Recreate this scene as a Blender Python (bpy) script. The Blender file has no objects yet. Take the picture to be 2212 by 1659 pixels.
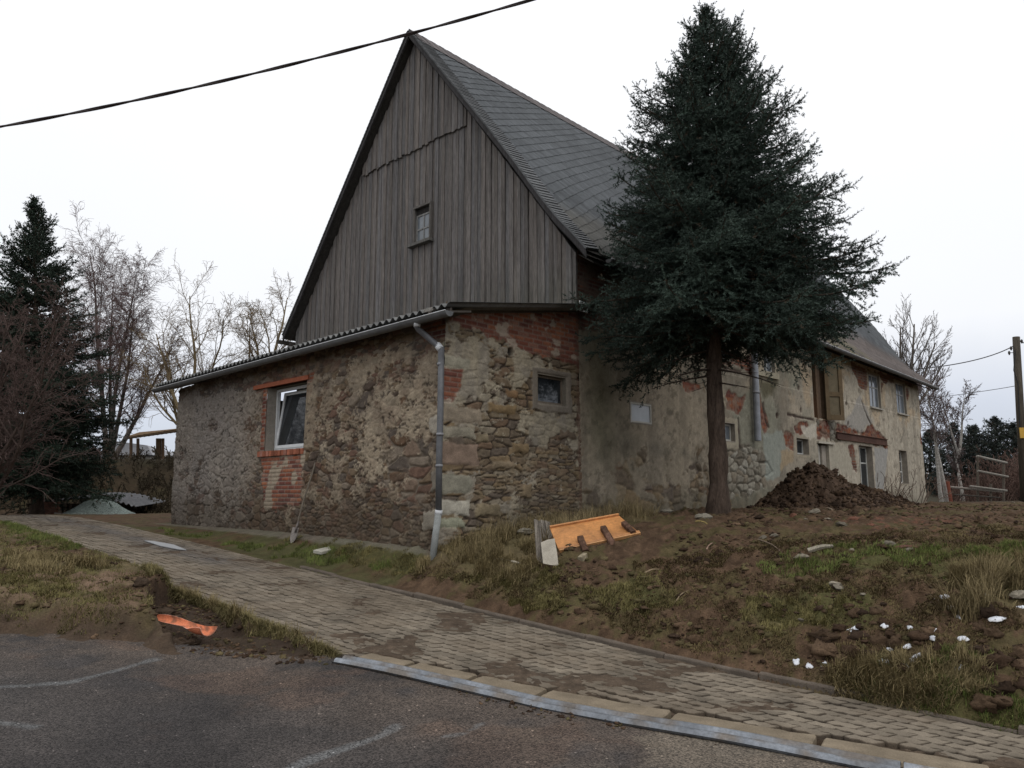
import bpy, math, random
import numpy as np
from mathutils import Vector

# ------------------------------------------------------------------ camera, sky, sun, exposure
SC = bpy.context.scene
COL = SC.collection
F_PX, CXP, CYP = 1640.0, 1106.0, 829.5
PITCH = math.atan(241 / F_PX)
CAMZ = 1.6
cam_d = bpy.data.cameras.new("camera")
cam_d.sensor_width = 36
cam_d.sensor_fit = 'HORIZONTAL'
cam_d.lens = F_PX / 2212 * 36
cam_d.clip_start = 0.05
cam_d.clip_end = 2000
cam = bpy.data.objects.new("camera", cam_d)
COL.objects.link(cam)
cam.location = (0, 0, CAMZ)
cam.rotation_euler = (math.pi / 2 + PITCH, 0, 0)
SC.camera = cam

SUN_EL, SUN_AZ = math.radians(52), math.radians(150)   # azimuth clockwise from +Y: behind the camera, to the right
world = bpy.data.worlds.new("World")
SC.world = world
world.use_nodes = True
wn, wl = world.node_tree.nodes, world.node_tree.links
wn.clear()
w_out = wn.new('ShaderNodeOutputWorld')
w_bg = wn.new('ShaderNodeBackground')
w_bg.inputs['Strength'].default_value = 1.0
w_sky = wn.new('ShaderNodeTexSky')
w_sky.sky_type = 'NISHITA'
w_sky.sun_disc = False
w_sky.sun_elevation = SUN_EL
w_sky.sun_rotation = SUN_AZ
w_dim = wn.new('ShaderNodeMixRGB')
w_dim.blend_type = 'MULTIPLY'
w_dim.inputs[0].default_value = 1
w_dim.inputs[2].default_value = (0.1, 0.1, 0.1, 1)
wl.new(w_sky.outputs[0], w_dim.inputs[1])
w_tc = wn.new('ShaderNodeTexCoord')
w_sep = wn.new('ShaderNodeSeparateXYZ')
wl.new(w_tc.outputs['Generated'], w_sep.inputs[0])
w_ramp = wn.new('ShaderNodeValToRGB')            # cloud cover, greyer low down
cr = w_ramp.color_ramp
cr.elements[0].position = 0.0
cr.elements[0].color = (0.56, 0.61, 0.71, 1)
cr.elements[1].position = 1.0
cr.elements[1].color = (1.35, 1.36, 1.40, 1)
e = cr.elements.new(0.10); e.color = (0.72, 0.76, 0.86, 1)
e = cr.elements.new(0.22); e.color = (1.03, 1.04, 1.07, 1)
e = cr.elements.new(0.45); e.color = (1.12, 1.13, 1.15, 1)
w_noise = wn.new('ShaderNodeTexNoise')
w_noise.inputs['Scale'].default_value = 2.2
w_noise.inputs['Detail'].default_value = 5
wl.new(w_tc.outputs['Generated'], w_noise.inputs['Vector'])
w_ma = wn.new('ShaderNodeMath'); w_ma.operation = 'MULTIPLY_ADD'
w_ma.inputs[1].default_value = 0.30
w_ma.inputs[2].default_value = -0.15
wl.new(w_noise.outputs[0], w_ma.inputs[0])
w_add = wn.new('ShaderNodeMath'); w_add.operation = 'ADD'
wl.new(w_sep.outputs['Z'], w_add.inputs[0])
wl.new(w_ma.outputs[0], w_add.inputs[1])
wl.new(w_add.outputs[0], w_ramp.inputs[0])
w_mix = wn.new('ShaderNodeMixRGB')
w_mix.inputs[0].default_value = 0.90
wl.new(w_dim.outputs[0], w_mix.inputs[1])
wl.new(w_ramp.outputs[0], w_mix.inputs[2])
wl.new(w_mix.outputs[0], w_bg.inputs['Color'])
wl.new(w_bg.outputs[0], w_out.inputs['Surface'])

sun_d = bpy.data.lights.new("sun", 'SUN')
sun_d.energy = 0.5
sun_d.angle = math.radians(25)
sun_d.color = (1, 0.96, 0.9)
sun = bpy.data.objects.new("sun", sun_d)
COL.objects.link(sun)
sd = Vector((math.sin(SUN_AZ) * math.cos(SUN_EL), math.cos(SUN_AZ) * math.cos(SUN_EL), math.sin(SUN_EL)))
sun.rotation_euler = (-sd).to_track_quat('-Z', 'Y').to_euler()
vs = SC.view_settings
vs.view_transform = 'Standard'
vs.look = 'None'
vs.exposure = 0.0
vs.gamma = 1.0
vs.use_curve_mapping = False

# ------------------------------------------------------------------ geometry of the place
ct, st = math.cos(PITCH), math.sin(PITCH)
CAMP = np.array([0, 0, CAMZ])


def ray(px, py):
    a = (px - CXP) / F_PX
    b = -(py - CYP) / F_PX
    return np.array([a, ct - b * st, st + b * ct])


def at(px, py, Y):
    r = ray(px, py)
    return CAMP + r * (Y / r[1])


AZ = math.radians(44.2)
U = np.array([math.sin(AZ), math.cos(AZ), 0.0])       # along the long facade
V = np.array([-math.cos(AZ), math.sin(AZ), 0.0])      # along the gable and the annex front
_r = ray(966, 900)
C0 = CAMP + _r * (12 / _r[1])
C0[2] = 0
UG = 3.29          # gable plane
WB = 10.5          # width of gable
ZE, ZR, VR = 6.42, 13.14, 5.12
UE = 24.15         # far end of house


def PW(u, v, z):
    return C0 + U * u + V * v + np.array([0, 0, z])


def hit(px, py, n, off):
    r = ray(px, py)
    t = (off - (CAMP - C0) @ n) / (r @ n)
    q = CAMP + r * t - C0
    return q @ U, q @ V, q[2]


def FL(px, py, off=0.0):      # on a plane parallel to the annex front: (v, z)
    q = hit(px, py, U, off)
    return q[1], q[2]


def FR(px, py, off=0.0):      # on a plane parallel to the long facade: (u, z)
    q = hit(px, py, V, off)
    return q[0], q[2]


def crop(x0, y0, s):
    return lambda x, y: ((x0 + x / s) * 0.97531, (y0 + y / s) * 0.97531)


r3 = crop(600, 50, 3.16)
r4 = crop(350, 600, 2.514)
r5 = crop(900, 600, 2.514)
r6 = crop(1500, 650, 2.880)
r8 = crop(1600, 750, 4.608)
rs = crop(1668, 1100, 2.76)
r2 = crop(0, 900, 3.16)
r7 = crop(1100, 1050, 3.16)
rt = crop(1150, 1100, 6.32)
rb = crop(0, 920, 4.916)


def facL(k, *pts):
    return [FL(*k(*p)) for p in pts]


def facR(k, *pts):
    return [FR(*k(*p)) for p in pts]


# ------------------------------------------------------------------ noise
def hsh(ix, iy, seed=0):
    n = (ix.astype(np.int64) * 374761393 + iy.astype(np.int64) * 668265263 + seed * 974634777) & 0xFFFFFFFF
    n = ((n ^ (n >> 13)) * 1274126177) & 0xFFFFFFFF
    n = ((n ^ (n >> 16)) * 2246822519) & 0xFFFFFFFF
    n = n ^ (n >> 15)
    return (n & 0xFFFFFF) / float(0x1000000)


def vn(x, y, seed=0):
    ix, iy = np.floor(x), np.floor(y)
    fx, fy = x - ix, y - iy
    fx = fx * fx * (3 - 2 * fx)
    fy = fy * fy * (3 - 2 * fy)
    a = hsh(ix, iy, seed); b = hsh(ix + 1, iy, seed)
    c = hsh(ix, iy + 1, seed); d = hsh(ix + 1, iy + 1, seed)
    return (a * (1 - fx) + b * fx) * (1 - fy) + (c * (1 - fx) + d * fx) * fy


def fbm(x, y, o=4, seed=0, g=0.5):
    s = np.zeros_like(x, dtype=float); a = 1.0; t = 0.0
    for k in range(o):
        s += a * vn(x * 2 ** k + 17.3 * k, y * 2 ** k - 9.1 * k, seed + k * 31)
        t += a; a *= g
    return s / t


def voro(x, y, seed=0, jit=0.85):
    ix, iy = np.floor(x), np.floor(y)
    f1 = np.full(x.shape, 9.0); f2 = np.full(x.shape, 9.0)
    idd = np.zeros(x.shape)
    for dx in (-1, 0, 1):
        for dy in (-1, 0, 1):
            cx, cy = ix + dx, iy + dy
            px = cx + 0.5 + jit * (hsh(cx, cy, seed) - 0.5)
            py = cy + 0.5 + jit * (hsh(cx, cy, seed + 7) - 0.5)
            d = np.hypot(px - x, py - y)
            nid = hsh(cx, cy, seed + 13)
            m = d < f1
            f2 = np.where(m, f1, np.minimum(f2, d))
            idd = np.where(m, nid, idd)
            f1 = np.where(m, d, f1)
    return f1, f2, idd


def ss(a, b, x):
    t = np.clip((x - a) / (b - a), 0, 1)
    return t * t * (3 - 2 * t)


def psd(x, y, poly):          # signed distance, negative inside
    P = np.asarray(poly, float)
    d = np.full(x.shape, 1e9)
    ins = np.zeros(x.shape, bool)
    n = len(P)
    for i in range(n):
        a, b = P[i], P[(i + 1) % n]
        e0, e1 = b[0] - a[0], b[1] - a[1]
        wx, wy = x - a[0], y - a[1]
        t = np.clip((wx * e0 + wy * e1) / (e0 * e0 + e1 * e1 + 1e-12), 0, 1)
        d = np.minimum(d, np.hypot(wx - e0 * t, wy - e1 * t))
        c = ((a[1] > y) != (b[1] > y)) & (x < (b[0] - a[0]) * (y - a[1]) / (b[1] - a[1] + 1e-12) + a[0])
        ins ^= c
    return np.where(ins, -d, d)


def mix(a, b, t):
    return a * (1 - t[..., None]) + np.asarray(b) * t[..., None] if np.ndim(a) > 1 else np.asarray(a) + (np.asarray(b) - np.asarray(a)) * t[..., None]


def pal(idd, cols):
    c = np.asarray(cols, float)
    return c[np.minimum((idd * len(c)).astype(int), len(c) - 1)]


# ------------------------------------------------------------------ ground
def base_v(vv):
    return np.interp(vv, [-40, -12, -8, -5, 0, 5, 10, 13, 16, 22, 60], [-.4, -.14, -.09, 0, .30, .62, .90, 1.03, 1.06, 0.9, 0.7])


def h0(x, y):
    dx, dy = x - C0[0], y - C0[1]
    uu = dx * U[0] + dy * U[1]
    vv = dx * V[0] + dy * V[1]
    B = base_v(vv)
    t = np.clip((uu + 1.25), 0, None)
    left = B + (np.maximum(0.90, B - 0.02) - B) * ss(0.1, 1.35, t)
    Yt = 1.34 + 0.10 * np.exp(-(((uu - 2.4) / 2.2) ** 2 + ((vv + 3.2) / 2.0) ** 2))
    right = B + 0.05 * ss(0, .15, t) + (Yt - B - .05) * (1 - np.exp(-t / 2.0))
    k = ss(-1.2, 0.6, vv)
    z = np.where(uu > -1.25, right * (1 - k) + left * k, B)
    z = z - 0.08 * ss(-4.0, -5.0, uu) * 1.0
    # bank behind, on the left
    w = ss(-7, -11, x + 0.12 * (y - 27))
    z = z + w * 2.2 * ss(27.0, 31.5, y - 0.15 * (x + 14))
    z = z + ss(14, 22, x) * 2.6 * ss(36, 70, y) + ss(90, 300, np.hypot(x, y)) * 8
    return z


def G(px, py):
    r = ray(px, py)
    t = np.geomspace(2.0, 120, 1500)
    P = CAMP[None] + r[None] * t[:, None]
    dz = P[:, 2] - h0(P[:, 0], P[:, 1])
    i = int(np.argmax(dz < 0)) if (dz < 0).any() else len(t) - 1
    i = max(i, 1)
    k = dz[i - 1] / (dz[i - 1] - dz[i] + 1e-9)
    return P[i - 1] * (1 - k) + P[i] * k


def Gxy(*pts):
    return [tuple(G(*p)[:2]) for p in pts]


def uv_of(x, y):
    dx, dy = x - C0[0], y - C0[1]
    return dx * U[0] + dy * U[1], dx * V[0] + dy * V[1]


KU0, KU1 = -4.0, -3.76                      # flush kerb of the drive, along the road
road_edge_px = [(-260, 1340), (0, 1366), (200, 1383), (400, 1412), (520, 1432), (640, 1436), (735, 1428)]
re_w = Gxy(*road_edge_px)
K0 = np.array(G(738, 1428)[:2]); K1 = np.array(G(1945, 1662)[:2])      # line of the steel gutter and kerb
KLEN = float(np.linalg.norm(K1 - K0))
KD = (K1 - K0) / KLEN
KN = np.array([-KD[1], KD[0]])                                          # towards the drive
ROAD = re_w + [tuple(K0 - KN * .06), tuple(K1 - KN * .06 + KD * 12), (30, -30), (-45, -30), (re_w[0][0] - 40, re_w[0][1] + 2)]


def kc_of(x, y):
    dx, dy = x - K0[0], y - K0[1]
    return dx * KD[0] + dy * KD[1], dx * KN[0] + dy * KN[1]            # along, across


def u_left(vv):
    return np.interp(vv, [-3.2, -1.6, .8, 6, 12, 30], [-3.80, -3.68, -3.66, -3.68, -3.76, -3.76])


def drive_mask(x, y):
    uu, vv = uv_of(x, y)
    ks, kc = kc_of(x, y)
    return np.maximum(np.maximum(np.maximum(uu + 1.24, u_left(vv) - uu), vv - 40), np.where(ks > 0, .40 - kc, -9))     # negative inside


PIT = Gxy((322, 1322), (338, 1300), (372, 1290), (428, 1300), (470, 1314), (498, 1344), (528, 1362), (565, 1362), (618, 1374), (655, 1397), (698, 1416), (735, 1427),
          (735, 1432), (640, 1440), (520, 1438), (430, 1418), (380, 1398), (335, 1365))


def ground_h(x, y):
    z = h0(x, y)
    uu, vv = uv_of(x, y)
    ks, kc = kc_of(x, y)
    dr = psd(x, y, ROAD)
    dd = drive_mask(x, y)
    verge = ss(-.06, -.36, uu - u_left(vv)) * ss(0.0, 0.40, dr + .25 * (vn(x * 3, y * 3, 61) - .5)) * ss(-3.3, -2.0, vv)
    z = z + (0.25 * ss(-3.3, 0.5, vv) + .05) * verge
    pit = psd(x, y, PIT) + .10 * (fbm(x * 5, y * 5, 3, 62) - .5)
    z = np.where(dr > -.1, z * (1 - ss(.05, -.03, pit)) + np.minimum(z, h0(x, y) - .09 + .10 * (fbm(x * 4, y * 4, 4, 63) - .35)) * ss(.05, -.03, pit), z)
    # clods
    yard = ss(-1.2, -1.0, uu) * ss(-0.1, -0.7, vv - 0.9 * ss(0.4, -0.2, uu))
    rough = 0.012 + 0.062 * yard * (0.45 + 1.0 * fbm(x * .6, y * .6, 2, 5)) + 0.035 * ss(0, .2, dr) * ss(-4.0, -4.3, uu)
    clod = np.abs(fbm(x * 2.6, y * 2.6, 5, 21, 0.66) - 0.5) * 3.0 - .4 + (fbm(x * 9, y * 9, 3, 71, .6) - .5) * 1.5
    z = z + rough * clod
    z = z + 0.12 * yard * (fbm(x * 1.1, y * 1.1, 3, 91) - .5)
    z = np.where(dr < 0.02, np.minimum(z, h0(x, y) - 0.05 + 0.06 * ss(-.18, 0.02, dr) * (0.3 + 1.4 * vn(x * 4, y * 4, 3))), z)
    dirt = fbm(x * 1.6, y * 1.6, 5, 44, .6)
    under = h0(x, y) - 0.032 + 0.036 * ss(0.615, 0.66, dirt) + 0.016 * (vn(x * 14, y * 14, 8) - .5)
    z = np.where(dd < 0, under, z)
    z = np.where((ks > -.05) & (kc > -.14) & (kc < .40), h0(x, y) - 0.10, z)
    return z


def gz(x, y):
    return float(ground_h(np.array([x], float), np.array([y], float))[0])


# ------------------------------------------------------------------ mesh helpers
ORI = {}


def tag(o, label=None, cat=None, group=None, kind=None):
    if label: o['label'] = label
    if cat: o['category'] = cat
    if group: o['group'] = group
    if kind: o['kind'] = kind
    return o


def thing(name, label, cat, loc, group=None):
    o = bpy.data.objects.new(name, None)
    o.empty_display_size = 0.2
    COL.objects.link(o)
    o.location = [float(a) for a in loc]
    ORI[o.name] = np.array(loc, float)
    return tag(o, label, cat, group)


class MB:
    def __init__(s):
        s.v = []; s.f = []; s.c = []; s.n = 0

    def add(s, V_, F_, col=None):
        V_ = np.asarray(V_, float).reshape(-1, 3)
        s.v.append(V_)
        if col is None: col = (1, 1, 1)
        col = np.asarray(col, float)
        if col.ndim == 1: col = np.tile(col[:3], (len(V_), 1))
        s.c.append(col)
        n = s.n
        if isinstance(F_, np.ndarray):
            s.f.extend((F_ + n).tolist())
        else:
            s.f.extend([[i + n for i in f] for f in F_])
        s.n += len(V_)
        return s

    def box(s, c, ax, ay, az, col=None):      # centre and three half-axis vectors
        c, ax, ay, az = [np.asarray(q, float) for q in (c, ax, ay, az)]
        P = [c + i * ax + j * ay + k * az for k in (-1, 1) for j in (-1, 1) for i in (-1, 1)]
        F = [(0, 2, 3, 1), (4, 5, 7, 6), (0, 1, 5, 4), (2, 6, 7, 3), (0, 4, 6, 2), (1, 3, 7, 5)]
        if np.dot(np.cross(ax, ay), az) < 0:
            F = [f[::-1] for f in F]
        return s.add(P, F, col)

    def ubox(s, u0, u1, v0, v1, z0, z1, col=None):
        return s.box(PW((u0 + u1) / 2, (v0 + v1) / 2, (z0 + z1) / 2), U * (u1 - u0) / 2, V * (v1 - v0) / 2, np.array([0, 0, (z1 - z0) / 2]), col)

    def tube(s, pts, rad, n=6, col=None, cap=True):
        P = np.asarray(pts, float)
        m = len(P)
        R = np.full(m, rad) if np.ndim(rad) == 0 else np.asarray(rad, float)
        T = np.gradient(P, axis=0)
        T /= np.linalg.norm(T, axis=1, keepdims=True) + 1e-9
        ref = np.array([0.0, 0, 1]) if abs(T[0][2]) < 0.9 else np.array([1.0, 0, 0])
        A = np.cross(T, ref); A /= np.linalg.norm(A, axis=1, keepdims=True) + 1e-9
        Bv = np.cross(T, A)
        th = np.arange(n) * 2 * math.pi / n
        ring = P[:, None, :] + R[:, None, None] * (np.cos(th)[None, :, None] * A[:, None, :] + np.sin(th)[None, :, None] * Bv[:, None, :])
        F = []
        for i in range(m - 1):
            for j in range(n):
                k = (j + 1) % n
                F.append((i * n + j, (i + 1) * n + j, (i + 1) * n + k, i * n + k))
        if cap:
            F.append(tuple(range(n)))
            F.append(tuple(range((m - 1) * n, m * n))[::-1])
        if col is not None and np.ndim(col) == 2:
            col = np.repeat(np.asarray(col), n, axis=0)
        return s.add(ring.reshape(-1, 3), F, col)

    def prism(s, poly, d, col=None):           # planar polygon (3-D points) pushed along d
        P = np.asarray(poly, float); n = len(P)
        Q = P + np.asarray(d, float)
        F = [tuple(range(n))[::-1], tuple(range(n, 2 * n))] + [(i, (i + 1) % n, n + (i + 1) % n, n + i) for i in range(n)]
        return s.add(np.vstack([P, Q]), F, col)

    def build(s, name, mat, parent=None, loc=None, smooth=False):
        vv = np.vstack(s.v); cc = np.vstack(s.c)
        return mesh_obj(name, vv, s.f, mat, parent, loc, cc, smooth)


def mesh_obj(name, vv, ff, mat, parent=None, loc=None, cols=None, smooth=False):
    org = np.zeros(3)
    if parent is not None: org = ORI.get(parent.name, np.zeros(3))
    elif loc is not None: org = np.asarray(loc, float)
    vv = np.asarray(vv, float) - org
    me = bpy.data.meshes.new(name)
    if isinstance(ff, np.ndarray):
        k = ff.shape[1]
        me.vertices.add(len(vv))
        me.vertices.foreach_set('co', vv.astype(np.float32).ravel())
        me.loops.add(ff.size)
        me.loops.foreach_set('vertex_index', ff.astype(np.int32).ravel())
        me.polygons.add(len(ff))
        me.polygons.foreach_set('loop_start', (np.arange(len(ff)) * k).astype(np.int32))
        me.polygons.foreach_set('loop_total', np.full(len(ff), k, np.int32))
        me.update(calc_edges=True)
    else:
        me.from_pydata(vv.tolist(), [], ff)
    me.validate()
    if cols is not None:
        at_ = me.color_attributes.new('Col', 'FLOAT_COLOR', 'POINT')
        c4 = np.ones((len(vv), 4), np.float32)
        c4[:, :3] = cols
        at_.data.foreach_set('color', c4.ravel())
    if smooth:
        me.polygons.foreach_set('use_smooth', np.ones(len(me.polygons), bool))
    me.materials.append(mat)
    o = bpy.data.objects.new(name, me)
    COL.objects.link(o)
    if parent is not None:
        o.parent = parent
        ORI[o.name] = org
    else:
        o.location = org.tolist()
        ORI[o.name] = org
    return o


def grid_faces(nr, nc, keep=None):
    i = np.arange(nr - 1)[:, None] * nc + np.arange(nc - 1)[None, :]
    f = np.stack([i, i + 1, i + nc + 1, i + nc], -1)
    if keep is not None:
        return f[keep]
    return f.reshape(-1, 4)


def compact(vv, ff, cols=None):
    used = np.zeros(len(vv), bool); used[ff.ravel()] = True
    idx = np.cumsum(used) - 1
    return vv[used], idx[ff], (cols[used] if cols is not None else None)


# ------------------------------------------------------------------ materials
def mat_vc(name, rough=0.85, n1=12.0, a1=0.35, n2=90.0, a2=0.25, bump=0.25, bscale=60.0, spec=0.10, stretch=(1, 1, 1), metal=0.0, bdist=0.01):
    m = bpy.data.materials.new(name)
    m.use_nodes = True
    N, L = m.node_tree.nodes, m.node_tree.links
    b = N['Principled BSDF']
    at_ = N.new('ShaderNodeAttribute'); at_.attribute_name = 'Col'
    tc = N.new('ShaderNodeTexCoord')
    mp = N.new('ShaderNodeMapping')
    mp.inputs['Scale'].default_value = stretch
    L.new(tc.outputs['Object'], mp.inputs[0])
    cur = at_.outputs['Color']
    for sc_, am in ((n1, a1), (n2, a2)):
        nz = N.new('ShaderNodeTexNoise')
        nz.inputs['Scale'].default_value = sc_
        nz.inputs['Detail'].default_value = 6
        nz.inputs['Roughness'].default_value = 0.65
        L.new(mp.outputs[0], nz.inputs['Vector'])
        mr = N.new('ShaderNodeMapRange')
        mr.inputs[1].default_value = 0.25; mr.inputs[2].default_value = 0.75
        mr.inputs[3].default_value = 1 - am; mr.inputs[4].default_value = 1 + am
        L.new(nz.outputs[0], mr.inputs[0])
        mx = N.new('ShaderNodeMixRGB'); mx.blend_type = 'MULTIPLY'; mx.inputs[0].default_value = 1
        L.new(cur, mx.inputs[1]); L.new(mr.outputs[0], mx.inputs[2])
        cur = mx.outputs[0]
    L.new(cur, b.inputs['Base Color'])
    b.inputs['Roughness'].default_value = rough
    b.inputs['Specular IOR Level'].default_value = spec
    b.inputs['Metallic'].default_value = metal
    if bump > 0:
        nb = N.new('ShaderNodeTexNoise')
        nb.inputs['Scale'].default_value = bscale
        nb.inputs['Detail'].default_value = 5
        L.new(mp.outputs[0], nb.inputs['Vector'])
        bp = N.new('ShaderNodeBump')
        bp.inputs['Strength'].default_value = bump
        bp.inputs['Distance'].default_value = bdist
        L.new(nb.outputs[0], bp.inputs['Height'])
        L.new(bp.outputs[0], b.inputs['Normal'])
    return m


M_wall = mat_vc('masonry', .92, 9, .22, 70, .30, .5, 55)
M_soil = mat_vc('soil', .95, 5, .30, 60, .40, .6, 45, bdist=.02)
M_pave = mat_vc('concrete_pavers', .85, 6, .25, 110, .3, .35, 120)
M_conc = mat_vc('concrete', .88, 5, .28, 90, .3, .4, 80)
M_wood = mat_vc('weathered_wood', .88, 1.1, .38, 5, .55, .6, 30, stretch=(16, 16, 1))
M_woodp = mat_vc('painted_wood', .7, 8, .25, 60, .2, .3, 60)
M_slate = mat_vc('roof_slate', .75, 6, .22, 60, .2, .3, 60, .12)
M_brown = mat_vc('bark', .95, 8, .35, 45, .45, .9, 30, stretch=(1, 1, .25), bdist=.03)
M_twig = mat_vc('twig', .9, 5, .2, 40, .2, 0)
M_needle = mat_vc('needles', .75, 1.2, .30, 9, .3, 0, spec=.2)
M_grass = mat_vc('grass_blades', .8, 3, .3, 40, .25, 0)
M_zinc = mat_vc('zinc', .55, 5, .3, 50, .15, .1, 30, .4, metal=.25)
M_steel = mat_vc('galvanised_steel', .48, 4, .4, 40, .35, .2, 25, .4, metal=.35)
M_plast = mat_vc('plastic', .45, 6, .12, 60, .08, .05, 60, .45)
M_fibre = mat_vc('fibre_cement', .85, 5, .3, 60, .3, .3, 60)
M_snow = mat_vc('snow', .6, 8, .06, 60, .05, .3, 50)
M_rubber = mat_vc('cable_sheath', .6, 20, .2, 100, .2, .2, 90)
M_gravel = mat_vc('gravel', .9, 10, .15, 60, .45, .9, 60, bdist=.03)
M_orange = mat_vc('varnished_wood', .5, 2.2, .42, 24, .28, .1, 30, .45, stretch=(1, 1, 1))


def mat_asphalt():
    m = mat_vc('asphalt', .82, 2.2, .28, 60, .35, 0, 150, .25)
    N, L = m.node_tree.nodes, m.node_tree.links
    b = N['Principled BSDF']
    src = b.inputs['Base Color'].links[0].from_socket
    tc = N.new('ShaderNodeTexCoord')
    cur = src
    for sc_, p0, p1, lo, hi in ((95, .0, 1.0, .35, 1.75), (42, .975, .985, 1.0, 3.2)):
        vo = N.new('ShaderNodeTexVoronoi'); vo.inputs['Scale'].default_value = sc_
        L.new(tc.outputs['Object'], vo.inputs['Vector'])
        sp = N.new('ShaderNodeSeparateColor'); L.new(vo.outputs['Color'], sp.inputs[0])
        mr = N.new('ShaderNodeMapRange'); mr.inputs[1].default_value = p0; mr.inputs[2].default_value = p1
        mr.inputs[3].default_value = lo; mr.inputs[4].default_value = hi
        L.new(sp.outputs[0], mr.inputs[0])
        if sc_ == 42:           # only the core of a chip is pale
            lt = N.new('ShaderNodeMath'); lt.operation = 'LESS_THAN'; lt.inputs[1].default_value = .33
            L.new(vo.outputs['Distance'], lt.inputs[0])
            mxx = N.new('ShaderNodeMix'); L.new(lt.outputs[0], mxx.inputs[0]); mxx.inputs[2].default_value = 1.0
            L.new(mr.outputs[0], mxx.inputs[3]); val = mxx.outputs[0]
        else:
            val = mr.outputs[0]
            bp = N.new('ShaderNodeBump'); bp.inputs['Strength'].default_value = .8; bp.inputs['Distance'].default_value = .006; bp.invert = True
            L.new(vo.outputs['Distance'], bp.inputs['Height']); L.new(bp.outputs[0], b.inputs['Normal'])
        mx = N.new('ShaderNodeMixRGB'); mx.blend_type = 'MULTIPLY'; mx.inputs[0].default_value = 1
        L.new(cur, mx.inputs[1]); L.new(val, mx.inputs[2]); cur = mx.outputs[0]
    L.new(cur, b.inputs['Base Color'])
    return m


M_asph = mat_asphalt()


def mat_glass(name, base, rough=.04, wav=.02):
    m = bpy.data.materials.new(name)
    m.use_nodes = True
    N, L = m.node_tree.nodes, m.node_tree.links
    b = N['Principled BSDF']
    nz = N.new('ShaderNodeTexNoise'); nz.inputs['Scale'].default_value = 3.5
    nz.inputs['Detail'].default_value = 4
    rp = N.new('ShaderNodeValToRGB')
    rp.color_ramp.elements[0].position = .35; rp.color_ramp.elements[1].position = .7
    rp.color_ramp.elements[0].color = (*[c * .6 for c in base], 1)
    rp.color_ramp.elements[1].color = (*base, 1)
    tc = N.new('ShaderNodeTexCoord')
    L.new(tc.outputs['Object'], nz.inputs['Vector'])
    L.new(nz.outputs[0], rp.inputs[0]); L.new(rp.outputs[0], b.inputs['Base Color'])
    b.inputs['Roughness'].default_value = rough
    b.inputs['Specular IOR Level'].default_value = .6
    n2 = N.new('ShaderNodeTexNoise'); n2.inputs['Scale'].default_value = 2.0
    L.new(tc.outputs['Object'], n2.inputs['Vector'])
    bp = N.new('ShaderNodeBump'); bp.inputs['Strength'].default_value = wav; bp.inputs['Distance'].default_value = .05
    L.new(n2.outputs[0], bp.inputs['Height']); L.new(bp.outputs[0], b.inputs['Normal'])
    return m


M_glass = mat_glass('window_glass', (.03, .035, .04), .05, .05)
M_glass_pale = mat_glass('sky_pale_glass', (.17, .19, .21), .12, .05)  # pale base colour paints in the sky mirrored by these panes

rng = np.random.default_rng(7)
random.seed(7)


# ------------------------------------------------------------------ masonry patterns
STONES_BROWN = [(.15, .095, .06), (.20, .145, .095), (.115, .085, .066), (.23, .165, .12), (.18, .11, .08), (.13, .105, .085), (.26, .21, .16)]
STONES_OCHRE = [(.26, .19, .115), (.22, .165, .11), (.18, .14, .10), (.28, .22, .145), (.22, .15, .10), (.17, .135, .105), (.31, .26, .19)]


def rubble(S, Z, sx, sz, cols, seed):
    wx = (fbm(S * 3.2, Z * 3.2, 4, seed) - .5) * .8
    wz = (fbm(S * 2.2 + 40, Z * 2.2, 3, seed + 3) - .5) * .8
    row = np.floor(Z / sz + wz)
    big = vn(S * .9, Z * .9, seed + 50) > .58
    k = np.where(big, .62, 1.0)
    f1, f2, idd = voro((S / sx + wx) * k, (Z / sz + wz) * k, seed)
    ed = f2 - f1
    dome = ss(0.02, 0.22, ed)
    c = pal(idd, cols)
    c = c * (0.62 + .76 * fbm(S * 13, Z * 17, 5, seed + 9, .7))[..., None]
    h = dome * (.022 + .028 * hsh(np.floor(idd * 9999), np.floor(idd * 777), 3))
    h += .010 * (fbm(S * 16, Z * 22, 3, seed + 5) - .5)
    return c, h, ed


def bricks(S, Z, seed, l=.255, hh=.082):
    row = np.floor(Z / hh)
    off = (row % 2) * .5 + .08 * hsh(row, row * 0, seed)
    col = np.floor(S / l + off)
    fs = S / l + off - col
    fz = Z / hh - row
    j = np.minimum(np.minimum(fs, 1 - fs) * l, np.minimum(fz, 1 - fz) * hh)
    idd = hsh(col, row, seed + 4)
    c = pal(idd, [(.27, .098, .056), (.215, .076, .048), (.175, .064, .046), (.32, .128, .07), (.235, .09, .06), (.15, .06, .047), (.27, .14, .10)])
    c = c * (.8 + .4 * fbm(S * 25, Z * 25, 2, seed))[..., None]
    jm = ss(.004, .012, j)
    c = mix(np.broadcast_to(np.array([.26, .22, .18]), c.shape), c, jm)
    h = jm * (.012 + .008 * hsh(col, row, seed + 6)) 
    return c, h, jm


def nmask(S, Z, poly, seed, soft=.03, amp=.16, fr=3.0):
    d = psd(S, Z, poly) + (fbm(S * fr, Z * fr, 4, seed, .6) - .5) * amp * 2
    return ss(soft, -soft, d)


def rect(S, Z, s0, s1, z0, z1, soft=.015, seed=1, amp=.02):
    d = np.maximum(np.maximum(s0 - S, S - s1), np.maximum(z0 - Z, Z - z1)) + (fbm(S * 9, Z * 9, 3, seed) - .5) * amp * 2
    return ss(soft, -soft, d), d


def blend(C_, H_, c, h, m):
    return C_ * (1 - m[..., None]) + c * m[..., None], H_ * (1 - m) + h * m


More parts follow.
